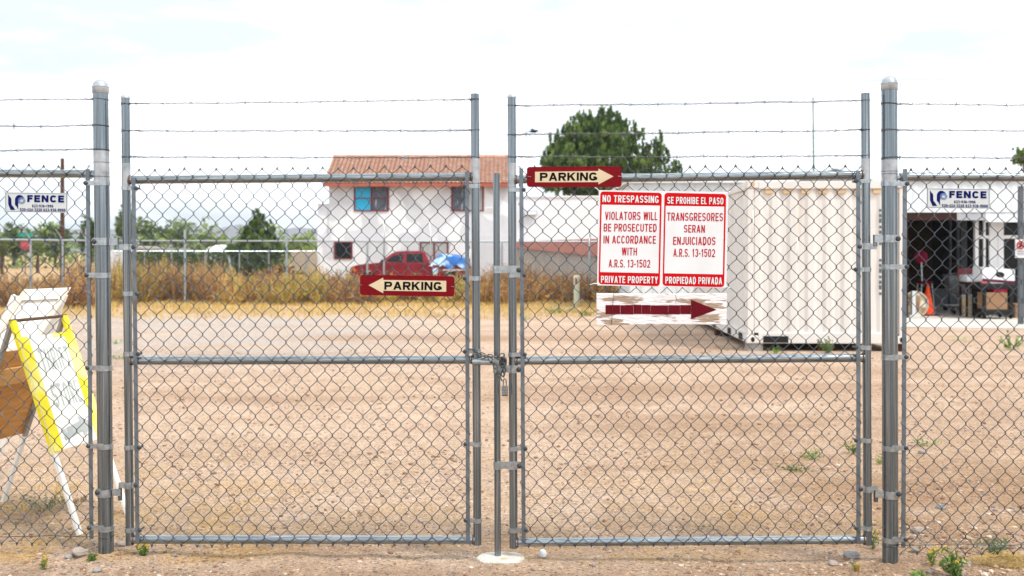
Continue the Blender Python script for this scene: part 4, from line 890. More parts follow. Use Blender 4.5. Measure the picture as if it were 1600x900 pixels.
plant(1238,733,.05,.14,18,'flat dark green weed lying on the bare lot',['weed','lf_mid'])
plant(1335,706,.12,.10,18,'green weed with yellow flowers beside the gate stile',['weed','weed2'],6)
plant(1445,692,.07,.14,16,'flat green weed beyond the fence mesh on open ground',['weed2','weed'])
plant(1375,722,.07,.08,10,'pale green sprout seen between gate stile and thick post',['weed2','lf_light'])
plant(1293,549,.30,.16,20,'leafy weed growing at the foot of the cream container',['weed','lf_mid'],d=15.4)
plant(1210,550,.14,.18,16,'low bright weed by the fork pocket of the container',['weed2','weed'],d=15.3)
plant(1582,548,.34,.25,20,'bright green weed in front of the shop slab',['weed2','weed'],d=15.9)
plant(1500,545,.10,.5,26,'thin patch of green grass before the shop slab',['weed2','straw'],d=17.5)
plant(872,492,.22,.55,40,'broad low patch of green weeds near the marker post',['weed','weed2'],d=25.5)
plant(915,494,.20,.4,34,'smaller patch of green weeds below the trespassing notice',['weed','lf_mid'],d=24.5)
plant(820,499,.12,.3,20,'thin green weeds at the edge of the straw grass',['weed2','weed'],d=23)
plant(186,560,.10,.22,22,'green weeds out on the grey gravel behind the gate post',['weed2','weed'],d=14.6)
plant(182,535,.10,.15,14,'little weed patch farther out on the gravel behind the gate post',['weed2','weed'],d=17)
plant(70,790,.10,.28,40,'dry weedy tuft under the folding sign legs',['lf_grey','straw'],5)
plant(118,780,.05,.12,18,'brown weedy tuft beside the white sign leg',['dry1','lf_grey'])
plant(95,760,.06,.2,20,'straw tuft behind the near sign leg',['straw','dry2'])
mb = MB(); rr = random.Random(40); c_ = at(1572, gd(874), z=0)
for i in range(900):
    k = rr.random()**.5; g = rr.uniform(0,6.28); p = c_+V(math.cos(g)*.17*k, math.sin(g)*.10*k, 0); p.z = ground_z(p.x, p.y)+rr.random()*.05*(1-k*.8); l = V(rr.uniform(-.05,.05), rr.uniform(-.03,.03), rr.uniform(-.01,.02)); s = UP.cross(l).normalized()*.0012; mb.k = rr.choice([0,0,1]); mb.add([p-s, p+s, p+l+s, p+l-s], [(0,1,2,3)])
tag(mb.build('straw_mat', [M['straw'], M['dry2']], fix=False), 'matted heap of dry straw at the foot of the mesh', 'straw heap')
q = at(848, gd(865), z=0); mb = MB(); mb.lathe([(.012,0),(.018,.002),(.021,.018),(.014,.032),(.004,.036)], q+UP*(ground_z(q.x, q.y)), n=14); tag(mb.build('plastic_cup', M['siding'], smooth=True), 'small pale plastic cup lying upturned on the dirt under the gate', 'cup')

# ------------------------------------------------------------------ lettering: a plain upright grotesque drawn stroke by stroke
def _stroke(pts, t, closed=False):
    n = len(pts); L_, R_ = [], []
    for i in range(n):
        p = Vector((*pts[i], 0)); a = Vector((*pts[i-1], 0)) if (i > 0 or closed) else None; b = Vector((*pts[(i+1) % n], 0)) if (i < n-1 or closed) else None
        d1 = (p-a).normalized() if a is not None else None; d2 = (b-p).normalized() if b is not None else None
        d1 = d1 or d2; d2 = d2 or d1; m = (d1+d2).normalized(); nn = Vector((-m.y, m.x, 0)); k = t/2/max(.35, abs(nn.dot(Vector((-d1.y, d1.x, 0)))))
        L_.append(p+nn*k); R_.append(p-nn*k)
    return [[L_[i], L_[(i+1) % n], R_[(i+1) % n], R_[i]] for i in range(n if closed else n-1)]
def _arc(cx, cy, rx, ry, a0, a1, n=14, e=2.5):
    o = []
    for i in range(n+1):
        g = math.radians(a0+(a1-a0)*i/n); c, s = math.cos(g), math.sin(g)
        o.append((cx+rx*math.copysign(abs(c)**(2/e), c), cy+ry*math.copysign(abs(s)**(2/e), s)))
    return o
def glyph(ch, w, t):
    """list of strokes, each a list of convex quads; capital height 1, width w, stem t"""
    l, r, b, T, m = t/2, w-t/2, t/2, 1-t/2, w/2; rx, ry = m-l, .5-t/2; S = []
    def s(*pts): S.append(_stroke(list(pts), t))
    def V_(x): S.append(_stroke([(x,0),(x,1)], t))
    if ch in 'A':
        h = t*.52; S.append([[(0,0),(t*1.02,0),(m+h,1),(m-h,1)]]); S.append([[(w-t*1.02,0),(w,0),(m+h,1),(m-h,1)]]); S.append(_stroke([(w*.2,.30),(w*.8,.30)], t*.85))
    elif ch in 'BPR':
        V_(l); k = .5; up = (T+.47)/2; ru = (T-.47)/2
        s((l,T),(m,T),*_arc(r-ru*min(1,w), up, ru*min(1,w), ru, 90, -90, 10, 2.2),(m,.47),(l,.47))
        if ch == 'B': rb = (.47-b)/2; s((l,.47),(m,.47),*_arc(r-rb*min(1,w), (.47+b)/2, rb*min(1,w), rb, 90, -90, 10, 2.2),(m,b),(l,b))
        if ch == 'R': S.append([[(w*.36,.47),(w*.36+t*1.05,.47),(w,0),(w-t*1.15,0)]])
    elif ch in 'CG': 
        s(*_arc(m,.5,rx,ry,32,328,26))
        if ch == 'G': s((m+rx*.05,.40),(r,.40)); s((r,.42),(r,.10))
    elif ch == 'D': V_(l); s((l,T),(m,T),*_arc(m,.5,rx,ry,90,-90,18),(m,b),(l,b))
    elif ch in 'EF':
        V_(l); s((l,T),(w,T)); s((l,.51),(w*.93,.51)); 
        if ch == 'E': s((l,b),(w,b))
    elif ch == 'H': V_(l); V_(r); s((l,.52),(r,.52))
    elif ch == 'I': V_(m)
    elif ch == 'J': s((r,1),(r,.3),*_arc(m,.3,rx,.3-b,0,-172,12)[1:])
    elif ch == 'K': V_(l); S.append([[(t*.9,.30),(t*.9,.58),(w-t*1.2,1),(w,1)]]); S.append([[(w*.30,.52),(w*.52,.66),(w,0),(w-t*1.25,0)]])
    elif ch == 'L': V_(l); s((l,b),(w,b))
    elif ch == 'N': V_(l); V_(r); S.append([[(0,1),(t*1.05,1),(w,0),(w-t*1.05,0)]])
    elif ch in 'O0': S.append(_stroke(_arc(m,.5,rx,ry,0,360-360/36,35), t, True))
    elif ch == 'S':
        q = (T-b)/4; s(*_arc(m,T-q,rx,q,18,270,18,2.2), *_arc(m,b+q,rx,q,90,-162,18,2.2)[1:])
    elif ch == 'T': V_(m); s((0,T),(w,T))
    elif ch == 'U': s((l,1),(l,.34),*_arc(m,.34,rx,.34-b,180,360,14)[1:-1],(r,.34),(r,1))
    elif ch == 'V':
        h = t*.52; S.append([[(0,1),(t*1.02,1),(m+h,0),(m-h,0)]]); S.append([[(w-t*1.02,1),(w,1),(m+h,0),(m-h,0)]])
    elif ch == 'W':
        h = t*.5; q1, q3 = w*.27, w*.73
        for a0, a1 in ((t*.5,q1),(m,q1),(m,q3),(w-t*.5,q3)): S.append([[(a0-h,1),(a0+h,1),(a1+h,0),(a1-h,0)]])
    elif ch == 'Y': S.append(_stroke([(m,0),(m,.46)], t)); S.append([[(0,1),(t*1.1,1),(m+t*.5,.42),(m-t*.5,.42)]]); S.append([[(w-t*1.1,1),(w,1),(m+t*.5,.42),(m-t*.5,.42)]])
    elif ch == '1': x = w*.62; S.append(_stroke([(x,0),(x,1)], t)); S.append([[(x-t*.4,.98),(x-t*.4,.76),(w*.12,.66),(w*.12,.80)]])
    elif ch == '2': q = .27; s(*_arc(m,T-q,rx,q,165,-38,16,2.1),(l+t*.1,b+.02)); s((0,b),(w,b))
    elif ch == '3': q = (T-b)/4; s(*_arc(m,T-q,rx,q,160,-90,16,2.1)); s(*_arc(m,b+q,rx,q,90,-160,16,2.1))
    elif ch == '4': s((w*.72,0),(w*.72,1)); s((0,.27),(w,.27)); S.append([[(0,.27),(0,.40),(w*.72-t*.2,1),(w*.72,.84)]])
    elif ch == '5': s((w*.94,T),(l+t*.2,T),(l,.52)); s((l,.50),*_arc(m,.33,rx,.33-b,130,-160,18,2.1))
    elif ch in '69':
        P = [_stroke(_arc(m,.32,rx,.32-b,0,340,17,2.1), t, True), _stroke(_arc(m,.5,rx,ry,40,200,14,2.2), t)]
        S += P if ch == '6' else [[[(w-x_(q)[0], 1-x_(q)[1]) for q in poly] for poly in st] for st in P]
    elif ch == '-': S.append([[(0,.34),(w,.34),(w,.34+t),(0,.34+t)]])
    elif ch == '.': S.append([[(0,0),(w,0),(w,t*1.1),(0,t*1.1)]])
    return S
def x_(q): return (q[0], q[1])
def put_text(mb, s, fn, t=.14, wd=.62, gap=None, lift=None):
    """fn(a, b, o): a runs along the line, b down the letter height, o proud of the surface"""
    gap = t*.75 if gap is None else gap; x = 0; lay = []
    for ch in s:
        w = {'I': t, '.': t*1.1, '-': wd*.52, 'W': wd*1.42, ' ': wd*.38, 'E': wd*.88, 'F': wd*.82, 'L': wd*.8, 'J': wd*.8, '1': wd*.72, 'O': wd*1.05, 'G': wd*1.05, 'K': wd*1.08, 'A': wd*1.1, 'N': wd*1.03}.get(ch, wd)
        if ch != ' ':
            for k, st in enumerate(glyph(ch, w, t)): lay += [(k, [(x+q[0], q[1]) for q in poly]) for poly in st]
        x += w+gap
    W_ = x-gap
    for k, poly in lay: mb.add([fn(a/W_, 1-b, k*.00012) for a, b in poly], [tuple(range(len(poly)))])
def quad(c):                                   # bilinear spot in a quad TL, TR, BR, BL of (u, v)
    def f(a, b):
        x = [(c[0][i]*(1-a)+c[1][i]*a)*(1-b)+(c[3][i]*(1-a)+c[2][i]*a)*b for i in (0,1)]; return x
    return f
def rect_px(r, off):                           # r: quad of (u, v) on the fence plane
    q = quad(r); return lambda a, b, o=0: pw(*q(a, b), off+o)
def R4(u0, v0, u1, v1): return [(u0,v0),(u1,v0),(u1,v1),(u0,v1)]
def rounded(c, rad, n=5):                      # outline of quad c with rounded corners, rad in picture units
    q = quad(c); w = math.hypot(c[1][0]-c[0][0], c[1][1]-c[0][1]); h = math.hypot(c[3][0]-c[0][0], c[3][1]-c[0][1]); ra, rb = rad/w, rad/h; out_ = []
    for (cx, cy, g0) in ((ra,rb,180),(1-ra,rb,270),(1-ra,1-rb,0),(ra,1-rb,90)):
        for i in range(n+1): g = R(g0+90*i/n); out_.append(q(cx+ra*math.cos(g), cy+rb*math.sin(g)))
    return out_
def plate_px(mb, ring, off, th): mb.plate([pw(u, v, off) for u, v in ring], (FOUT*-1)*th)
def box_px(mb, u0, u1, v0, v1, o0, o1, skew=0): mb.hexa([pw(u0,v1,o1), pw(u1,v1+skew,o1), pw(u1,v1+skew,o0), pw(u0,v1,o0), pw(u0,v0,o1), pw(u1,v0+skew,o1), pw(u1,v0+skew,o0), pw(u0,v0,o0)])

# ------------------------------------------------------------------ pieces of chain link fencing
def fabric(parent, c, ncol, nrow, off=.026, par=0, seed=1):
    q = quad(c); mb = MB(); rr = random.Random(seed); jit = {}
    def node(i, r):
        if (i, r) not in jit:
            a, b = i/ncol, r/nrow; u, v = q(a, b); jit[(i, r)] = (u+rr.gauss(0,.45)+1.6*mnoise.noise(V(u*.011, v*.013, seed+5)), v+rr.gauss(0,.5)+1.8*mnoise.noise(V(u*.012, v*.012, seed+9)), off+.006*mnoise.noise(V(u*.012, v*.012, seed)))
        return jit[(i, r)]
    am = .0024; hk = .75; hv = 1.5
    for i in range(ncol):
        pts = []
        for r in range(nrow+1):
            right = (i+r+par) % 2 == 1; u, v, o = node(i+1 if right else i, r); s = hk if right else -hk; f = am if right else -am
            if i == 0 and not right: s *= 1.6
            if i == ncol-1 and right: s *= 1.6
            if r == 0: pts += [pw(u-s*2.6, v+3.5, o+f), pw(u+s*.4, v-.6, o), pw(u+s*1.2, v+1.2, o-f), pw(u-s*.6, v+3.2, o-f)]
            elif r == nrow: pts += [pw(u-s*.6, v-3.2, o+f), pw(u+s*1.2, v-1.2, o+f), pw(u+s*.4, v+.6, o), pw(u-s*2.6, v-3.5, o-f)]
            else: pts += [pw(u+s*.5, v-hv, o+f), pw(u+s, v, o), pw(u+s*.5, v+hv, o-f)]
        mb.tube(pts, .0018, 6)
    return mb.build('chain_link', M['wire'], parent, smooth='all', fix=False)
def pipe(mb, a, b, r, n=16, off=0, ext=0): mb.tube([pw(*a, off), pw(*b, off)], r, n)
def axis_u(a, b, v): return a[0]+(b[0]-a[0])*(v-a[1])/(b[1]-a[1])
def band(parent, ax, v, r, ub, slope=0, h=8.0):
    """tension band round a pipe with axis ax, bolted to the tension bar at column ub"""
    u = axis_u(*ax, v); mb = MB(); p0, p1 = pw(u, v-h/2), pw(u, v+h/2); n = 20
    mb.tube([p0.lerp(p1, k) for k in (0,.02,.98,1)], [r+.0006, r+.003, r+.003, r+.0006], n)
    s = 1 if ub > u else -1; e = ub+s*4
    box_px(mb, min(u+s*3, e), max(u+s*3, e), v-h/2+.3, v+h/2-.3, r*.35, r+.0028); box_px(mb, min(u+s*3, e), max(u+s*3, e), v-h/2+.3, v+h/2-.3, -.012, -.007)
    o = mb.build('tension_band', M['band'], parent, smooth=True)
    mb = MB(); c_ = pw(ub+s*3.6, v, r+.003); mb.lathe([(.0108,0),(.0105,.004),(.006,.0085)], c_, FOUT, 14); mb.lathe([(.005,-.05),(.005,0)], c_, FOUT, 8)
    mb.build('bolt', M['bolt'], o, smooth=True); return o
def ring(mb, ax, v, r, th=.0019, tilt=0):
    u = axis_u(*ax, v); c_ = pw(u, v); mb.tube([c_+FDIR*(r+th)*math.cos(g)+FOUT*(r+th)*math.sin(g)+UP*(tilt*math.cos(g)) for g in [i*math.pi/10 for i in range(20)]], th, 6, closed=True)
def barbed(parent, a, b, axA=None, axB=None, rA=.02, rB=.02, seed=0, sag=2):
    """two twisted wires with barbs, tied round the posts at either end"""
    rr = random.Random(seed); mb = MB(); n = int(abs(b[0]-a[0])/2.6); ph = rr.uniform(0,6)
    def mid(t): return (a[0]+(b[0]-a[0])*t, a[1]+(b[1]-a[1])*t+sag*4*t*(1-t)*.5+1.3*mnoise.noise(V(t*9, seed*3.3, 0))+.6*mnoise.noise(V(t*31, seed, 2)))
    for k in (0, math.pi):
        pts = []
        for i in range(n+1):
            t = i/n; u, v = mid(t); g = u*.30+k+ph; p = pw(u, v, .0); rd = .0021+.0011*mnoise.noise(V(u*.05, k, seed)); pts.append(p+UP*rd*math.sin(g)*1.5+FOUT*rd*math.cos(g))
        mb.tube(pts, .0016, 5)
    u = min(a[0], b[0])+rr.uniform(12,30)
    while u < max(a[0], b[0])-6:
        t = (u-a[0])/(b[0]-a[0]); p = pw(*mid(t)); d = V(1,-FK,0)
        for k in range(2):
            g = rr.uniform(0,6.28); w = V(0,0,math.sin(g))+FOUT*math.cos(g); o_ = d*(k*.005-.0025)
            mb.tube([p+o_+w*.019+d*rr.uniform(-.006,.006), p+o_+w*.003, p+o_-w.cross(d)*.0035, p+o_-w*.003, p+o_-w*.019+d*rr.uniform(-.006,.006)], [.0005,.0014,.0015,.0014,.0005], 4)
        u += rr.uniform(36,44)
    wb = mb.build('barbed_wire', M['barb'], parent, smooth='all', fix=False)
    for (pt, ax, r, s) in ((a, axA, rA, 1 if b[0] > a[0] else -1), (b, axB, rB, -1 if b[0] > a[0] else 1)):
        if not ax: continue
        mb = MB(); ring(mb, ax, pt[1], r, .0017, rr.uniform(-.004,.004)); 
        if rr.random() < .6: ring(mb, ax, pt[1]+1.2, r, .0015, rr.uniform(-.004,.004))
        u0 = axis_u(*ax, pt[1])+s*(r/.00317); pts = []
        ln_ = rr.uniform(18,26)
        for i in range(46):
            f = i/45; u = u0+s*(3+ln_*f); t = (u-a[0])/(b[0]-a[0]); q_ = mid(min(1, max(0, t))); p = pw(u, q_[1]); g = f*ln_*.95; pts.append(p+UP*.0038*math.sin(g)+FOUT*.0036*math.cos(g))
        pts.append(pts[-1]+UP*rr.uniform(-.012,.012)+FOUT*.004); pts.insert(0, pw(u0, pt[1], .0)); mb.tube(pts, .0013, 5); mb.build('tie_coil', M['bolt'], wb, smooth='all', fix=False)
    return wb
def weld(mb, u, v, r, side): p = pw(u, v); mb.tube([p, p+FDIR*side*.007], [r+.004, r+.0012], 14)

PR = .0372; SR = .0205; RR = .0208
PL_AX = ((157,138),(166.5,868)); PR_AX = ((1389.5,133),(1391.2,890))
def main_post(ax, label, hinge_v, side, zinc_v):
    foot = pw(*ax[1]); foot.z = ground_z(foot.x, foot.y)
    t = thing('gate_post', label, 'post', foot, 'main posts of the gate')
    mb = MB(); b = pw(*ax[1]); mb.tube([b-UP*.12, pw(*ax[0])], PR, 28); mb.build('pipe', M['galv'], t, smooth=True)
    top = pw(*ax[0]); mb = MB(); mb.lathe([(PR+.001,-.026),(PR+.0025,-.024),(PR+.0025,.004),(PR+.0045,.006),(PR+.004,.009),(PR-.0005,.011),(PR*.93,.022),(PR*.72,.034),(PR*.4,.042),(PR*.1,.0445)], top, n=28); mb.build('cap', M['zinc'], t, smooth=True)
    mb = MB(); mb.tube([pw(axis_u(*ax, v), v) for v in zinc_v], PR+.0006, 28, caps=False); mb.build('zinc_repair', M['zinc'], t, smooth=True)
    for v_ in (zinc_v[0]+18, zinc_v[1]-12): mb = MB(); ring(mb, ax, v_, PR+.0004, .0011); mb.build('splice_ring', M['bolt'], t)
    for v in hinge_v:                       # hinge clamp with its bolt and the upright pin
        u = axis_u(*ax, v); mb = MB(); p0, p1 = pw(u, v-6), pw(u, v+6); mb.tube([p0.lerp(p1, k) for k in (0,.02,.98,1)], [PR+.0006, PR+.004, PR+.004, PR+.0006], 24)
        box_px(mb, min(u+side*10,u+side*23), max(u+side*10,u+side*23), v-5.5, v+5.5, .004, PR*.9); box_px(mb, min(u-side*8,u-side*16), max(u-side*8,u-side*16), v-5.5, v+5.5, .012, PR+.004)
        h = mb.build('hinge_clamp', M['band'], t, smooth=True)
        mb = MB(); mb.lathe([(.0125,0),(.012,.005),(.007,.01)], pw(u-side*13.2, v, PR+.004), FOUT, 14); mb.build('bolt', M['bolt'], h, smooth=True)
        mb = MB(); c_ = pw(u+side*22.5, v); mb.tube([pw(u+side*22.5, v-6.3, .017), pw(u+side*22.5, v+12, .017)], .0105, 12); mb.build('hinge_pin', M['galv'], h, smooth=True)
    mb = MB(); p = foot+UP*.004; vs = [p]; 
    return t
pl = main_post(PL_AX, 'thick galvanised gate post with domed cap next to the folding yellow sign', (377.5,769.5), 1, (236,288))
pr = main_post(PR_AX, 'thick galvanised gate post with domed cap before the cream container corner', (373,772), -1, (250,284))

def fence_section(name, label, bar_u, edge_u, post_ax, bands_v, peaks, rail, wires, tens, seed):
    s = 1 if edge_u > bar_u[0] else -1; mid_ = pw((bar_u[0]+edge_u)/2, 860); t = thing(name, label, 'fence', V(mid_.x, mid_.y, 0), 'chain link fence sections beside the gate')
    mb = MB(); pipe(mb, (bar_u[0]-s*3, rail[0]), (edge_u, rail[1]), RR); mb.build('top_rail', M['galv_rail'], t, smooth=True)
    up = axis_u(*post_ax, rail[0]); mb = MB(); a, b = pw(up+s*11, rail[0]+3), pw(bar_u[0]-s*2, rail[0]); mb.tube([a, a.lerp(b,.5), a.lerp(b,.52), b+FDIR*s*.012], [.011,.012,.024,.024], 16); mb.build('rail_end_cup', M['band'], t, smooth=True)
    mb = MB(); mb.bar(pw(bar_u[0], 264, .026), pw(bar_u[1], bar_u[2], .026), FDIR, .0195, .005); mb.build('tension_bar', M['bar'], t)
    pitch, u_pk, vt, vb = peaks; n = int(abs(edge_u-bar_u[0])/(pitch/2))+2
    ua = bar_u[0]-s*3.0
    # keep the peaks where the photo shows them
    k = round((u_pk-ua)/(pitch/2)); par = (k % 2) if s > 0 else 0
    if s > 0: c = [(ua, vt), (ua+n*pitch/2, vt), (ua+n*pitch/2+2, vb), (bar_u[1]-s*3, vb)]; par = k % 2
    else: c = [(ua-n*pitch/2, vt), (ua, vt), (bar_u[1]-s*3, vb), (ua-n*pitch/2+2, vb)]; par = (n+k) % 2
    nrow = 40 if (vb-vt) < 600 else 41
    fabric(t, c, n, nrow, .026, (par+1) % 2 if False else par, seed)
    for v in bands_v: band(t, post_ax, v, PR, axis_u((bar_u[0],264),(bar_u[1],bar_u[2]), v))
    for i, (v0, v1) in enumerate(wires): barbed(t, (axis_u(*post_ax, v0), v0), (edge_u, v1), post_ax, None, PR, seed=seed*10+i)
    mb = MB(); mb.tube([pw(axis_u(*post_ax, tens)+(edge_u-axis_u(*post_ax, tens))*k/10, tens+1.2*math.sin(k*2.1), .030) for k in range(11)], .0021, 6); ring(mb, post_ax, tens, PR, .0018, .004); mb.build('tension_wire', M['wire'], t, smooth='all')
    return t
fl_ = fence_section('chain_link_fence', 'chain link fence with barbed strands in front of the yellow folding sign', (137,143,842), -240, PL_AX, (286,430,575,697,825), (23.7,114.5,258,852), (271.5,270.5), [(155,154.5),(196,196.5),(233.5,236)], 838, 2)
fr_ = fence_section('chain_link_fence', 'chain link fence with barbed strands in front of the shop', (1414,1411.5,856), 1850, PR_AX, (287,417,558,700,843), (24.7,1424,262.5,868), (276,277.5), [(162,164.5),(203,204),(246,246)], 851, 3)

def gate_leaf(label, stA, stB, rails, barA, barB, bandsA, bandsB, peaks, wires, hinge, hs_, seed, caps):
    """stA, stB: stile axes (left, right in the picture); hinge stile is stA when hs_ > 0"""
    c_ = pw((stA[0][0]+stB[0][0])/2, 852); t = thing('gate_leaf', label, 'gate', V(c_.x, c_.y, 0), 'leaves of the double gate')
    for k, st in enumerate((stA, stB)):
        mb = MB(); pipe(mb, st[0], st[1], SR, 20); s_ = mb.build('stile', M['galv'], t, smooth=True)
        mb = MB()
        for vz in ((255,292) if k == 0 else (248,286),): mb.tube([pw(axis_u(*st, v), v) for v in vz], SR+.0006, 20, caps=False)
        mb.build('zinc_repair', M['zinc'], s_, smooth=True)
        if caps[k]:
            mb = MB(); mb.lathe([(SR+.002,-.006),(SR+.002,.002),(SR*.8,.010),(SR*.3,.014)], pw(*st[0]), n=18); mb.build('cap', M['zinc'], s_, smooth=True)
        else:
            mb = MB(); mb.tube([pw(*st[0])+UP*.0005, pw(*st[0])+UP*.0012], SR*.85, 16); mb.build('pipe_mouth', M['black'], s_)
    for i, (ra, rb) in enumerate(rails):
        ua, ub = axis_u(*stA, ra), axis_u(*stB, rb); mb = MB(); pipe(mb, (ua+4, ra), (ub-4, rb), RR, 20); r_ = mb.build('rail', M['galv_rail'], t, smooth=True)
        mb = MB(); weld(mb, ua+5.6, ra, RR, 1); weld(mb, ub-5.6, rb, RR, -1); mb.build('weld', M['rust'], r_, smooth=True)
    for bar in (barA, barB): mb = MB(); mb.bar(pw(*bar[0], .026), pw(*bar[1], .026), FDIR, .0195, .005); mb.build('tension_bar', M['bar'], t)
    pitch, u_pk, vt0, vt1, vb0, vb1 = peaks; u0 = barA[0][0]-3; n = round((barB[0][0]+3-u0)/(pitch/2)); k = round((u_pk-u0)/(pitch/2))
    fabric(t, [(u0, vt0), (barB[0][0]+3, vt1), (barB[1][0]+3, vb1), (barA[1][0]-3, vb0)], n, 41, .026, k % 2, seed)
    for v in bandsA: band(t, stA, v, SR, axis_u(*barA, v), h=7)
    for v in bandsB: band(t, stB, v, SR, axis_u(*barB, v), h=7)
    for i, (v0, v1) in enumerate(wires): barbed(t, (axis_u(*stA, v0), v0), (axis_u(*stB, v1), v1), stA, stB, SR, SR, seed*10+i)
    st = stA if hs_ > 0 else stB
    for v in hinge:
        u = axis_u(*st, v); mb = MB(); p0, p1 = pw(u, v-5), pw(u, v+5); mb.tube([p0.lerp(p1, k) for k in (0,.02,.98,1)], [SR+.0006, SR+.0035, SR+.0035, SR+.0006], 20)
        a, b = u-hs_*6, u-hs_*17; box_px(mb, min(a,b), max(a,b), v-4.5, v+4.5, .006, SR*.95); a, b = u+hs_*4, u+hs_*12; box_px(mb, min(a,b), max(a,b), v-4.5, v+4.5, .008, SR+.003)
        h = mb.build('hinge_strap', M['band'], t, smooth=True); mb = MB(); mb.lathe([(.0118,0),(.0112,.005),(.006,.009)], pw(u+hs_*10.5, v, SR+.003), FOUT, 14); mb.build('bolt', M['bolt'], h, smooth=True)
    return t
LA = ((196,152),(203,851)); LB = ((742,147),(746,851)); RA = ((799.5,151),(802.5,856)); RB = ((1352,146),(1355.8,851))
g1 = gate_leaf('chain link gate leaf bearing the arrow sign pointing towards the folding sign', LA, LB, [(281,276.5),(563.5,562),(843,843.5)],
    ((208.5,277),(215,848)), ((729.5,268),(731.2,850)), (294,459,553,699,828), (291,435,549,694,813), (23.8,310.4,264,257,855,852), [(162,155),(204,203.5),(245,245.5)], (386,758), 1, 5, (1,0))
g2 = gate_leaf('chain link gate leaf bearing the trespassing notice and wooden arrow board', RA, RB, [(280.5,273),(563.5,559),(847.5,843)],
    ((814.4,263),(818.3,851)), ((1341,267),(1341.3,850)), (296.5,430,554,701,828), (283,421,543,688,825), (24.4,981.4,259.5,258.5,856,849), [(165,157),(210.5,202.5),(245,243)], (385,764), -1, 6, (1,0))
# fork latch on the first leaf, drop rod and its guides on the second
mb = MB(); mb.tube([pw(738,565,.034), pw(742,565,.034), pw(768,565.5,.034), pw(772,566,.034)], [.012,.0165,.0165,.012], 14); mb.bar(pw(752,565,.034), pw(789,565.5,.034), UP, .030, .016); lt = mb.build('fork_latch', M['band'], g1, smooth=True)
mb = MB(); box_px(mb, 780,791.5, 558.5, 571, .030, .052); mb.build('latch_fork', M['bolt'], lt, bevel=.002)
mb = MB(); mb.lathe([(.006,0),(.006,.004),(.003,.006)], pw(767.5,565.5,.051), FOUT, 10); mb.build('bolt', M['bolt'], lt)
DR = ((775.6,271),(777.8,876)); DRR = .0163
mb = MB(); pipe(mb, DR[0], DR[1], DRR, 16, .0); rod = mb.build('drop_rod', M['galv'], g2, smooth=True)
mb = MB(); mb.tube([pw(*DR[0])+UP*.0004, pw(*DR[0])+UP*.001], DRR*.8, 12); mb.build('rod_mouth', M['rust'], rod)
for v, u1 in ((421,812), (727,813), (576.5,812)):
    u0 = axis_u(*DR, v); us = axis_u(*RA, v); mb = MB()
    for (uu, r_) in ((u0, DRR), (us, SR)):
        p0, p1 = pw(uu, v-6), pw(uu, v+6); mb.tube([p0.lerp(p1, k) for k in (0,.02,.98,1)], [r_+.0006, r_+.004, r_+.004, r_+.0006], 18)
    box_px(mb, u0, us, v-5.6, v+5.6, .010, .0215); box_px(mb, us, u1+3, v-5.6, v+5.6, .012, SR+.004); gd_ = mb.build('rod_guide', M['band'], g2, smooth=True)
    mb = MB(); mb.lathe([(.0122,0),(.0115,.005),(.006,.010)], pw(u1-1.5, v+1, SR+.004), FOUT, 14); mb.build('bolt', M['bolt'], gd_, smooth=True)
# white painted concrete footing under the drop rod
q = pw(782, 876); q.z = ground_z(q.x, q.y); mb = MB(); n = 40
rim = [V(q.x+.118*math.cos(g)*(1+.13*mnoise.noise(V(math.cos(g)*1.6, math.sin(g)*1.6, 2))), q.y+.092*math.sin(g)*(1+.13*mnoise.noise(V(math.cos(g)*1.6, math.sin(g)*1.6, 7))), 0) for g in [i*2*math.pi/n for i in range(n)]]
vs = []; ctr = V(q.x, q.y, 0)
for k, z in ((1.05,-.03),(1.0,.008),(.9,.017),(.5,.02)):
    vs += [ctr+(p-ctr)*k+UP*(q.z+z) for p in rim]
mb.add(vs, [(r_*n+i, r_*n+(i+1) % n, (r_+1)*n+(i+1) % n, (r_+1)*n+i) for r_ in range(3) for i in range(n)]+[tuple(3*n+i for i in range(n))])
tag(mb.build('concrete_footing', M['pad'], smooth=True), 'rough white painted concrete footing in the dirt under the drop rod', 'footing')

# chain and padlock
def chain_path(pts, step=.0215):
    pts = [Vector(p) for p in pts]; out_ = [pts[0]]; acc = 0
    for a, b in zip(pts, pts[1:]):
        L_ = (b-a).length; pos = step-acc
        while pos <= L_: out_.append(a.lerp(b, pos/L_)); pos += step
        acc = L_-(pos-step)
    return out_
ct_ = thing('lock_chain', 'short steel chain looped round both gate stiles at the middle rail', 'chain', pw(770, 592, .05))
def links(pts, flip=0):
    c = chain_path(pts)
    for i in range(len(c)-1):
        m_ = (c[i]+c[i+1])/2; d = (c[i+1]-c[i]).normalized(); w = FOUT.cross(d).normalized() if (i+flip) % 2 else FOUT.copy(); w = (w-d*w.dot(d)).normalized()
        L_, W_ = .0105, .0082; mb = MB(); pp_ = []
        for k in range(16):
            g = k*math.pi/8; x = math.cos(g); y = math.sin(g); pp_.append(m_+d*((L_-W_*.2)*(1 if x > .05 else -1 if x < -.05 else 0)*.75+W_*x*.9)+w*W_*y)
        mb.tube(pp_, .0028, 6, closed=True); mb.build('link', M['chain'], ct_, smooth='all', fix=False)
links([pw(733,545,.036), pw(740,545.5,.036), pw(752,554,.036), pw(768,557,.060), pw(780,558,.062), pw(784,566,.062), pw(786,580,.062), pw(786,592,.060)])
links([pw(741,549,.040), pw(752,557,.052), pw(766,559,.066), pw(773,570,.068), pw(778,582,.066), pw(784,594,.064)], 1)
links([pw(781,556,.068), pw(787,554,.068), pw(789,562,.068), pw(788,576,.066), pw(787,590,.064)], 1)
pd = thing('padlock', 'small laminated steel padlock hanging from the looped chain', 'padlock', pw(788, 617, .06))
mb = MB(); 
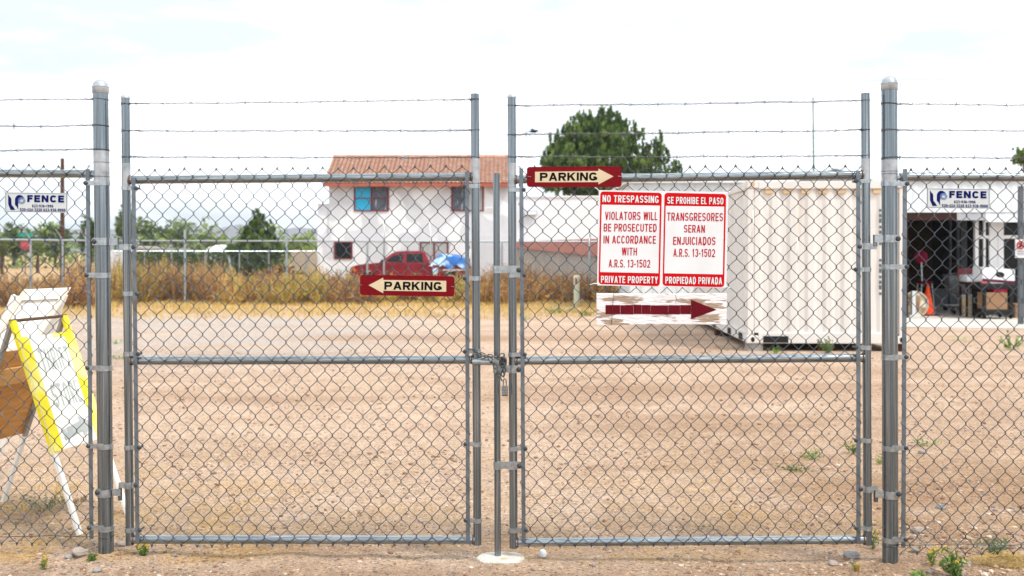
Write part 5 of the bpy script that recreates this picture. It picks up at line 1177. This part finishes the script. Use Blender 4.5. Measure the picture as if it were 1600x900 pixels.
for k in range(5): box_px(mb, 783.6+.2*(k % 2), 794.2-.2*(k % 2), 603+2.9*k, 605.75+2.9*k, .048, .072)
mb.build('lock_body', M['lock'], pd, bevel=.0012)
mb = MB(); mb.tube([pw(786.6,605,.06), pw(786.4,596,.06), pw(787.3,592.6,.06), pw(788.9,591.3,.06), pw(790.5,592.6,.06), pw(791.2,596,.06), pw(791.2,605,.06)], .0036, 8); mb.build('shackle', M['lock'], pd, smooth=True)
mb = MB(); box_px(mb, 784.2,793.6, 617.5, 619.0, .050, .070); mb.build('bumper', M['bolt'], pd, bevel=.001)

# ------------------------------------------------------------------ signs on the mesh
SO = .0345
def parking(label, c, head, arrow, txt, ties):
    b = pw((c[0][0]+c[1][0])/2, max(c[2][1], c[3][1]), SO); t = thing('parking_sign', label, 'sign', b, 'parking arrow signs on the gate')
    mb = MB(); plate_px(mb, rounded(c, 4.5), SO, .0022); mb.build('panel', M['dark_red'], t)
    mb = MB(); plate_px(mb, arrow, SO+.0012, .0010); mb.build('arrow', M['cream'], t)
    mb = MB(); put_text(mb, 'PARKING', rect_px(txt, SO+.0016), .235, .84, .11); mb.build('lettering', M['black'], t, fix=False)
    for (u, v) in ties:
        mb = MB(); mb.tube([pw(u-3.5, v-1, SO-.006), pw(u-2, v, SO+.002), pw(u+2, v+.6, SO+.002), pw(u+3.5, v+.5, SO-.006)], .0012, 5); mb.build('wire_tie', M['lock'], t)
parking('dark red PARKING sign with cream arrow pointing towards the notice, across the top rail', [(823.2,260.8),(971.2,259.8),(971.2,292.2),(823.2,292.2)], 0,
        [(836,268.4),(935,267.2),(935,263.6),(958.6,275.6),(935,288.2),(935,284.6),(836,284.8)], [(843.6,269.8),(933.4,269.4),(933,282.2),(843.6,282.6)], ((827,275.6),(968,275.2)))
parking('dark red PARKING sign with cream arrow pointing to the folding sign, below the truck', [(562.6,429.4),(710.2,431.6),(709.8,463.6),(562.2,461)], 0,
        [(575.8,445.6),(598.8,433.8),(598.8,437.4),(697.2,438.8),(697.2,455.8),(598.8,454.2),(598.8,458.2)], [(600.6,440),(690.4,440.6),(690.2,453.8),(600.4,452.6)], ((563.5,444.8),(707.5,447.6)))
def zp(x, y): return (900+x/3.75, 280+y/3.75)
nt_ = thing('trespassing_notice', 'large white bilingual no trespassing notice with red borders tied to the mesh', 'sign', pw(1035, 450, SO))
PANEL = [zp(134,64), zp(893,74), zp(881,637), zp(123,622)]
mb = MB(); plate_px(mb, rounded(PANEL, 1.2, 2), SO, .003); mb.build('panel', M['sign_white'], nt_)
for outer, inner in (([zp(143,71), zp(503,80), zp(491,627), zp(132,614)], [zp(151,149), zp(491,155), zp(483,551), zp(142,544)]), ([zp(519,79), zp(880,87), zp(868,633), zp(507,624)], [zp(526,156), zp(868,161), zp(860,558), zp(517,551)])):
    mb = MB(); plate_px(mb, rounded(outer, 5), SO+.0008, .0007); rp_ = mb.build('red_border', M['sign_red'], nt_)
    mb = MB(); plate_px(mb, inner, SO+.0016, .0007); mb.build('white_field', M['sign_white'], rp_)
red_ = MB(); wht = MB()
def line(mb, s, x0, y0, x1, y1, dy=0, t=.14): put_text(mb, s, rect_px([zp(x0,y0), zp(x1,y0+dy), zp(x1-(y1-y0)*.02,y1+dy), zp(x0-(y1-y0)*.02,y1)], SO+.0026), t, .50, .12)
line(wht, 'NO TRESPASSING', 156,93, 485,134, 5, .16); line(wht, 'PRIVATE PROPERTY', 147,566, 480,606, 5, .16)
line(wht, 'SE PROHIBE EL PASO', 536,103, 864,143, 5, .16); line(wht, 'PROPIEDAD PRIVADA', 524,571, 856,611, 5, .16)
line(red_, 'VIOLATORS WILL', 171,190, 478,238, 2); line(red_, 'BE PROSECUTED', 163,260, 473,306, 2); line(red_, 'IN ACCORDANCE', 162,330, 469,376, 2); line(red_, 'WITH', 269,400, 358,446, 1); line(red_, 'A.R.S. 13-1502', 192,470, 435,516, 2)
line(red_, 'TRANSGRESORES', 534,195, 862,243, 3); line(red_, 'SERAN', 633,267, 756,312, 2); line(red_, 'ENJUICIADOS', 570,337, 818,384, 2); line(red_, 'A.R.S. 13-1502', 571,407, 815,454, 2)
wht.build('white_lettering', M['sign_white'], nt_, fix=False); red_.build('red_lettering', M['sign_ink'], nt_, fix=False)
for (x, y, dx, dy) in ((136,72,-26,-24), (888,82,14,-10), (128,612,-46,6), (876,632,26,4)):
    mb = MB(); a, b = zp(x, y), zp(x+dx, y+dy); mb.tube([pw(*a, SO+.002), pw((a[0]+b[0])/2, (a[1]+b[1])/2-1, SO+.008), pw(*b, SO-.004)], .0018, 6); mb.build('plastic_tie', M['tie'], nt_)
ab = thing('arrow_board', 'weathered white wooden board with taped maroon arrow below the trespassing notice', 'sign', pw(1034, 508, SO))
mb = MB(); plate_px(mb, [zp(120,668), zp(500,672), zp(884,667), zp(882,853), zp(560,850), zp(121,856)], SO+.010, .014); bd = mb.build('board', M['board'], ab, bevel=.0015)
mb = MB(); 
cuts = [(173,258,0),(260,336,1),(337.5,384,-1),(385.5,437,0),(438.5,540,2),(541.5,610,1),(611.5,673,0)]
for (x0_, x1_, d) in cuts: plate_px(mb, [zp(x0_,737+d*.8), zp(x1_,737+d), zp(x1_,791+d), zp(x0_,790+d*.8)], SO+.0114, .0013)
plate_px(mb, [zp(674,706), zp(824,765), zp(674,820)], SO+.0114, .0013); mb.build('tape_arrow', M['tape'], bd)
mb = MB(); mb.tube([pw(*zp(222,668), SO+.012), pw(*zp(214,760), SO+.012), pw(*zp(208,856), SO+.012)], .0009, 5); mb.tube([pw(*zp(583,668), SO-.004), pw(*zp(583,680), SO+.012), pw(*zp(590,700), SO+.012), pw(*zp(584,724), SO+.013)], .0009, 5); mb.build('tie_wire', M['bolt'], ab)
def fence_sign(label, x0, y0, k, grp):
    """k: scale of one plaque unit; the plaque is 98 units wide and 31 high"""
    def f(x, y, o=0): return (x0+x*k, y0+y*k+x*k*.012)
    def ring_(pts): return [f(*p) for p in pts]
    t = thing('company_sign', label, 'sign', pw(*f(49,31), SO), grp)
    mb = MB(); plate_px(mb, rounded(ring_([(0,0),(98,0),(98,31),(0,31)]), 1.4, 3), SO, .0025); mb.build('panel', M['fence_sign'], t)
    mb = MB()
    for r_ in ([(1.2,1.1),(96.8,1.1),(96.8,1.5),(1.2,1.5)], [(1.2,29.4),(96.8,29.4),(96.8,29.8),(1.2,29.8)], [(1.2,1.5),(1.7,1.5),(1.7,29.4),(1.2,29.4)], [(96.3,1.5),(96.8,1.5),(96.8,29.4),(96.3,29.4)]): plate_px(mb, ring_(r_), SO+.0008, .0006)
    put_text(mb, 'FENCE', lambda a, b, o: pw(*f(35+a*57.5, 3.9+b*11.0), SO+.0012+o), .26, .80, .17)
    put_text(mb, '623-936-1996', lambda a, b, o: pw(*f(42.5+a*33, 18.4+b*4.6), SO+.0012+o), .22, .60, .17)
    put_text(mb, '520-424-3220 623-936-9000', lambda a, b, o: pw(*f(23.5+a*71, 24.4+b*4.6), SO+.0012+o), .22, .60, .17)
    mb.build('lettering', M['navy'], t, fix=False)
    # emblem: a slanted L and a P whose bowl is a coil of wire
    mb = MB(); plate_px(mb, ring_([(5,3.4),(6.4,5.5),(7.2,5.5),(7.2,7.2),(8.5,7.2),(9,9),(10,9.5),(10.5,19.5),(13,22.4),(16.2,27.6),(9,27.6),(5.2,18.8)]), SO+.0008, .0006)
    plate_px(mb, ring_([(15.8,9.5),(17.8,6),(20.5,4),(24.5,3.9),(28,6),(30.5,9.2),(24,10.2),(22.2,13),(20.8,17),(20.8,27),(18.6,22.5),(15.6,19.2)]), SO+.0008, .0006); e_ = mb.build('emblem', M['navy'], t)
    mb = MB(); cx, cy = 26.3, 12.6
    for rr_ in (5.4, 4.2, 3.0): mb.tube([pw(*f(cx+rr_*math.cos(g), cy+rr_*.86*math.sin(g)), SO+.0012) for g in [i*math.pi/12 for i in range(24)]], .0011*k, 4, closed=True)
    mb.build('coil', M['pale_blue'], e_)
    mb = MB()
    for (x, y) in ((.3,.5),(97.6,.6),(97.8,30.2),(.2,30.4)): a = f(x, y); mb.tube([pw(a[0]-1.8, a[1]-2.2, SO-.008), pw(a[0], a[1], SO+.002), pw(a[0]+2.2, a[1]+1.5, SO-.006)], .0013, 5)
    mb.build('wire_tie', M['wire'], t)
fence_sign('white FENCE company plaque with navy lettering above the yellow folding sign', 7.6, 300.4, 1.0, 'fence company plaques')
fence_sign('white FENCE company plaque with navy lettering in front of the shop fascia', 1448, 293.8, 1.01, 'fence company plaques')
for i, (u0, v0, u1, v1, lb) in enumerate(((598,344,601,371,'white plastic strip hanging on the mesh before the house, nearer the hinges'), (671,347,673,384,'white plastic strip hanging on the mesh between the upper house window and truck'), (1177,329,1174,376,'white plastic strip on the mesh over the container corner'), (1245.5,370,1246,411,'white plastic strip on the mesh over the middle of the container end'), (776.5,359,777,382,'short white plastic strip behind the drop rod'), (919,366,921,385,'white plastic strip beside the trespassing notice edge'))):
    off = .030 if i != 4 else -.03; mb = MB(); mb.tube([pw(u0, v0, off), pw(u0*.6+u1*.4+1, v0*.6+v1*.4, off+.004), pw(u1, v1, off+.002)], [.0022,.0026,.0018], 6)
    tag(mb.build('plastic_strip', M['tie'], smooth='all'), lb, 'plastic strip', 'white strips tied to the mesh')

# ------------------------------------------------------------------ folding A-frame signs behind the fence
fA = V(-2.316, 5.49, 0); fB = V(-2.225, 5.93, 0); SP = V(-.87, .30, 0); AH = 1.135
ridgeA = fA+SP*.5+UP*AH; ridgeB = fB+SP*.5+UP*AH
for q in (fA, fB): q.z = ground_z(q.x, q.y)
bA = fA+SP; bB = fB+SP
nrm = (ridgeA-fA).cross(fB-fA).normalized(); nrm = nrm if nrm.y < 0 or nrm.x > 0 else -nrm
if nrm.z < 0: nrm = -nrm
af = thing('folding_sign', 'yellow edged white thrift store folding sign standing open behind the fence', 'sign', (fA+bB)/2)
along = (fB-fA).normalized(); LEGW = .034
for a, b, nm in ((fA, ridgeA, 'leg'), (fB, ridgeB, 'leg')):
    k = .615; mid_ = b.lerp(a, k+.015)
    mb = MB(); mb.bar(mid_, a, along, LEGW, .018); mb.build('leg', M['white_paint'], af, bevel=.002)
    mb = MB(); mb.bar(b, mid_, along, LEGW+.006, .020); mb.build('rail', M['yellow'], af, bevel=.002)
def onb(a, k, o=0): return ridgeA.lerp(ridgeB, a).lerp(fA.lerp(fB, a), k)+nrm*o
def pl2(mb, a0, a1, k0, k1, o, th=.001): mb.hexa([onb(a,k,oo) for oo in (o-th, o) for (a,k) in ((a0,k1),(a1,k1),(a1,k0),(a0,k0))])
mb = MB(); pl2(mb, -.03, 1.03, .085, .62, .016, .008); fb = mb.build('face_board', M['thrift'], af)
mb = MB(); pl2(mb, -.03, .14, .085, .62, .0172, .001); pl2(mb, .82, 1.03, .085, .62, .0172, .001); pl2(mb, .60, .82, .083, .105, .0172, .001); mb.build('yellow_border', M['yellow'], fb)
def ft(a0, a1, k0, k1, sl=0): return lambda a, b, o: onb(a0+(a1-a0)*a, k0+(k1-k0)*b+sl*a, .0178+o)
mb = MB(); put_text(mb, 'THRIFT', ft(.22,.80,.15,.255), .15, .46, .14); mb.build('lettering', M['grey_ink'], fb, fix=False); mb = MB(); put_text(mb, 'STORE', ft(.24,.78,.32,.43), .15, .46, .14); mb.build('lettering', M['grey_ink'], fb, fix=False)
mb = MB(); mb.plate([onb(a,k,.018) for (a,k) in ((.22,.535),(.58,.515),(.58,.49),(.80,.53),(.60,.60),(.59,.565),(.22,.585))], nrm*.0008); mb.build('arrow', M['grey_ink'], fb)
# the other half of the sign: bare plywood seen from inside
n2 = (ridgeA-bA).cross(bB-bA).normalized(); n2 = -n2 if n2.x < 0 else n2
def onc(a, k, o=0): return ridgeA.lerp(ridgeB, a).lerp(bA.lerp(bB, a), k)+n2*o
def pl3(mb, a0, a1, k0, k1, o, th): mb.hexa([onc(a,k,oo) for oo in (o-th, o) for (a,k) in ((a0,k1),(a1,k1),(a1,k0),(a0,k0))])
mb = MB(); pl3(mb, -.03, 1.03, .16, .63, -.012, .009); bb_ = mb.build('back_board', M['ply'], af)
mb = MB(); pl3(mb, .0, 1.0, .245, .33, .004, .014); mb.build('batten', M['ply_light'], bb_, bevel=.002)
for a, b, a_ in ((bA, ridgeA, 0), (bB, ridgeB, 1)):
    k = .64; mid_ = b.lerp(a, k)
    mb = MB(); mb.bar(mid_, a, along, LEGW, .018); mb.build('leg', M['white_paint'], af, bevel=.002)
    mb = MB(); mb.bar(b, mid_, along, LEGW, .018); mb.build('rail', M['grey_wood'], af, bevel=.002)
mb = MB(); mb.tube([ridgeA-along*.02, ridgeB+along*.02], .009, 8); mb.build('hinge_rod', M['rust'], af)
# the second folding sign, shut and leaning behind the first
d2 = 6.35
w2 = thing('folding_sign', 'tall white rust stained folding sign leaning shut behind the yellow one', 'sign', at(-60, d2, z=0))
tA, tB = at(36, 6.45, 454), at(109, 6.6, 451); lean = V(-.40, -.55, -1)
def on2(a, k, o=0): return tA.lerp(tB, a)+lean*k*1.27+V(.35,-.85,.12)*o
def pl4(mb, a0, a1, k0, k1, o, th): mb.hexa([on2(a,k,oo) for oo in (o-th, o) for (a,k) in ((a0,k1),(a1,k1),(a1,k0),(a0,k0))])
mb = MB(); pl4(mb, .05, .95, .0, .62, 0, .01); mb.build('panel', M['white_paint'], w2)
for a0, a1 in ((.0,.12),(.90,1.02)): mb = MB(); pl4(mb, a0, a1, -.005, .99, .024, .022); mb.build('rail', M['aged_paint'], w2, bevel=.002)
mb = MB(); pl4(mb, .121, .899, -.004, .05, .022, .02); mb.build('cross_rail', M['white_paint'], w2, bevel=.002)
mb = MB(); mb.bar(on2(-.10,.02,-.06), on2(-.10,.02,-.06)+V(-.50,0,-1.2), V(1,0,0), .05, .03); mb.build('outer_leg', M['white_paint'], w2, bevel=.002)
mb = MB(); mb.bar(on2(.92,.02,-.08), on2(.92,.02,-.08)+V(-.50,0,-1.2), V(1,0,0), .05, .03); mb.build('outer_leg', M['white_paint'], w2, bevel=.002)
# STOP lettering
t, cc = STOP; mb = MB(); put_text(mb, 'STOP', lambda a, b, o: cc+V(-.25+.5*a, -.004-o, .13-.26*b), .2, .55); mb.build('lettering', M['rose'], t, fix=False)

# ------------------------------------------------------------------ the air between here and the hills
hz = MB(); hz.box(-4200, 4200, -120, 3300, -2, 330)
m = bpy.data.materials.new('air_haze'); m.use_nodes = True; t_ = m.node_tree; t_.nodes.clear(); o_ = t_.nodes.new('ShaderNodeOutputMaterial'); pv = t_.nodes.new('ShaderNodeVolumePrincipled')
pv.inputs['Color'].default_value = (.80,.88,.99,1); pv.inputs['Density'].default_value = .00022; pv.inputs['Anisotropy'].default_value = .2; t_.links.new(pv.outputs[0], o_.inputs['Volume'])
HZ = tag(hz.build('haze', m, fix=True), 'thin pale air haze over the lot and hills', None, kind='stuff')
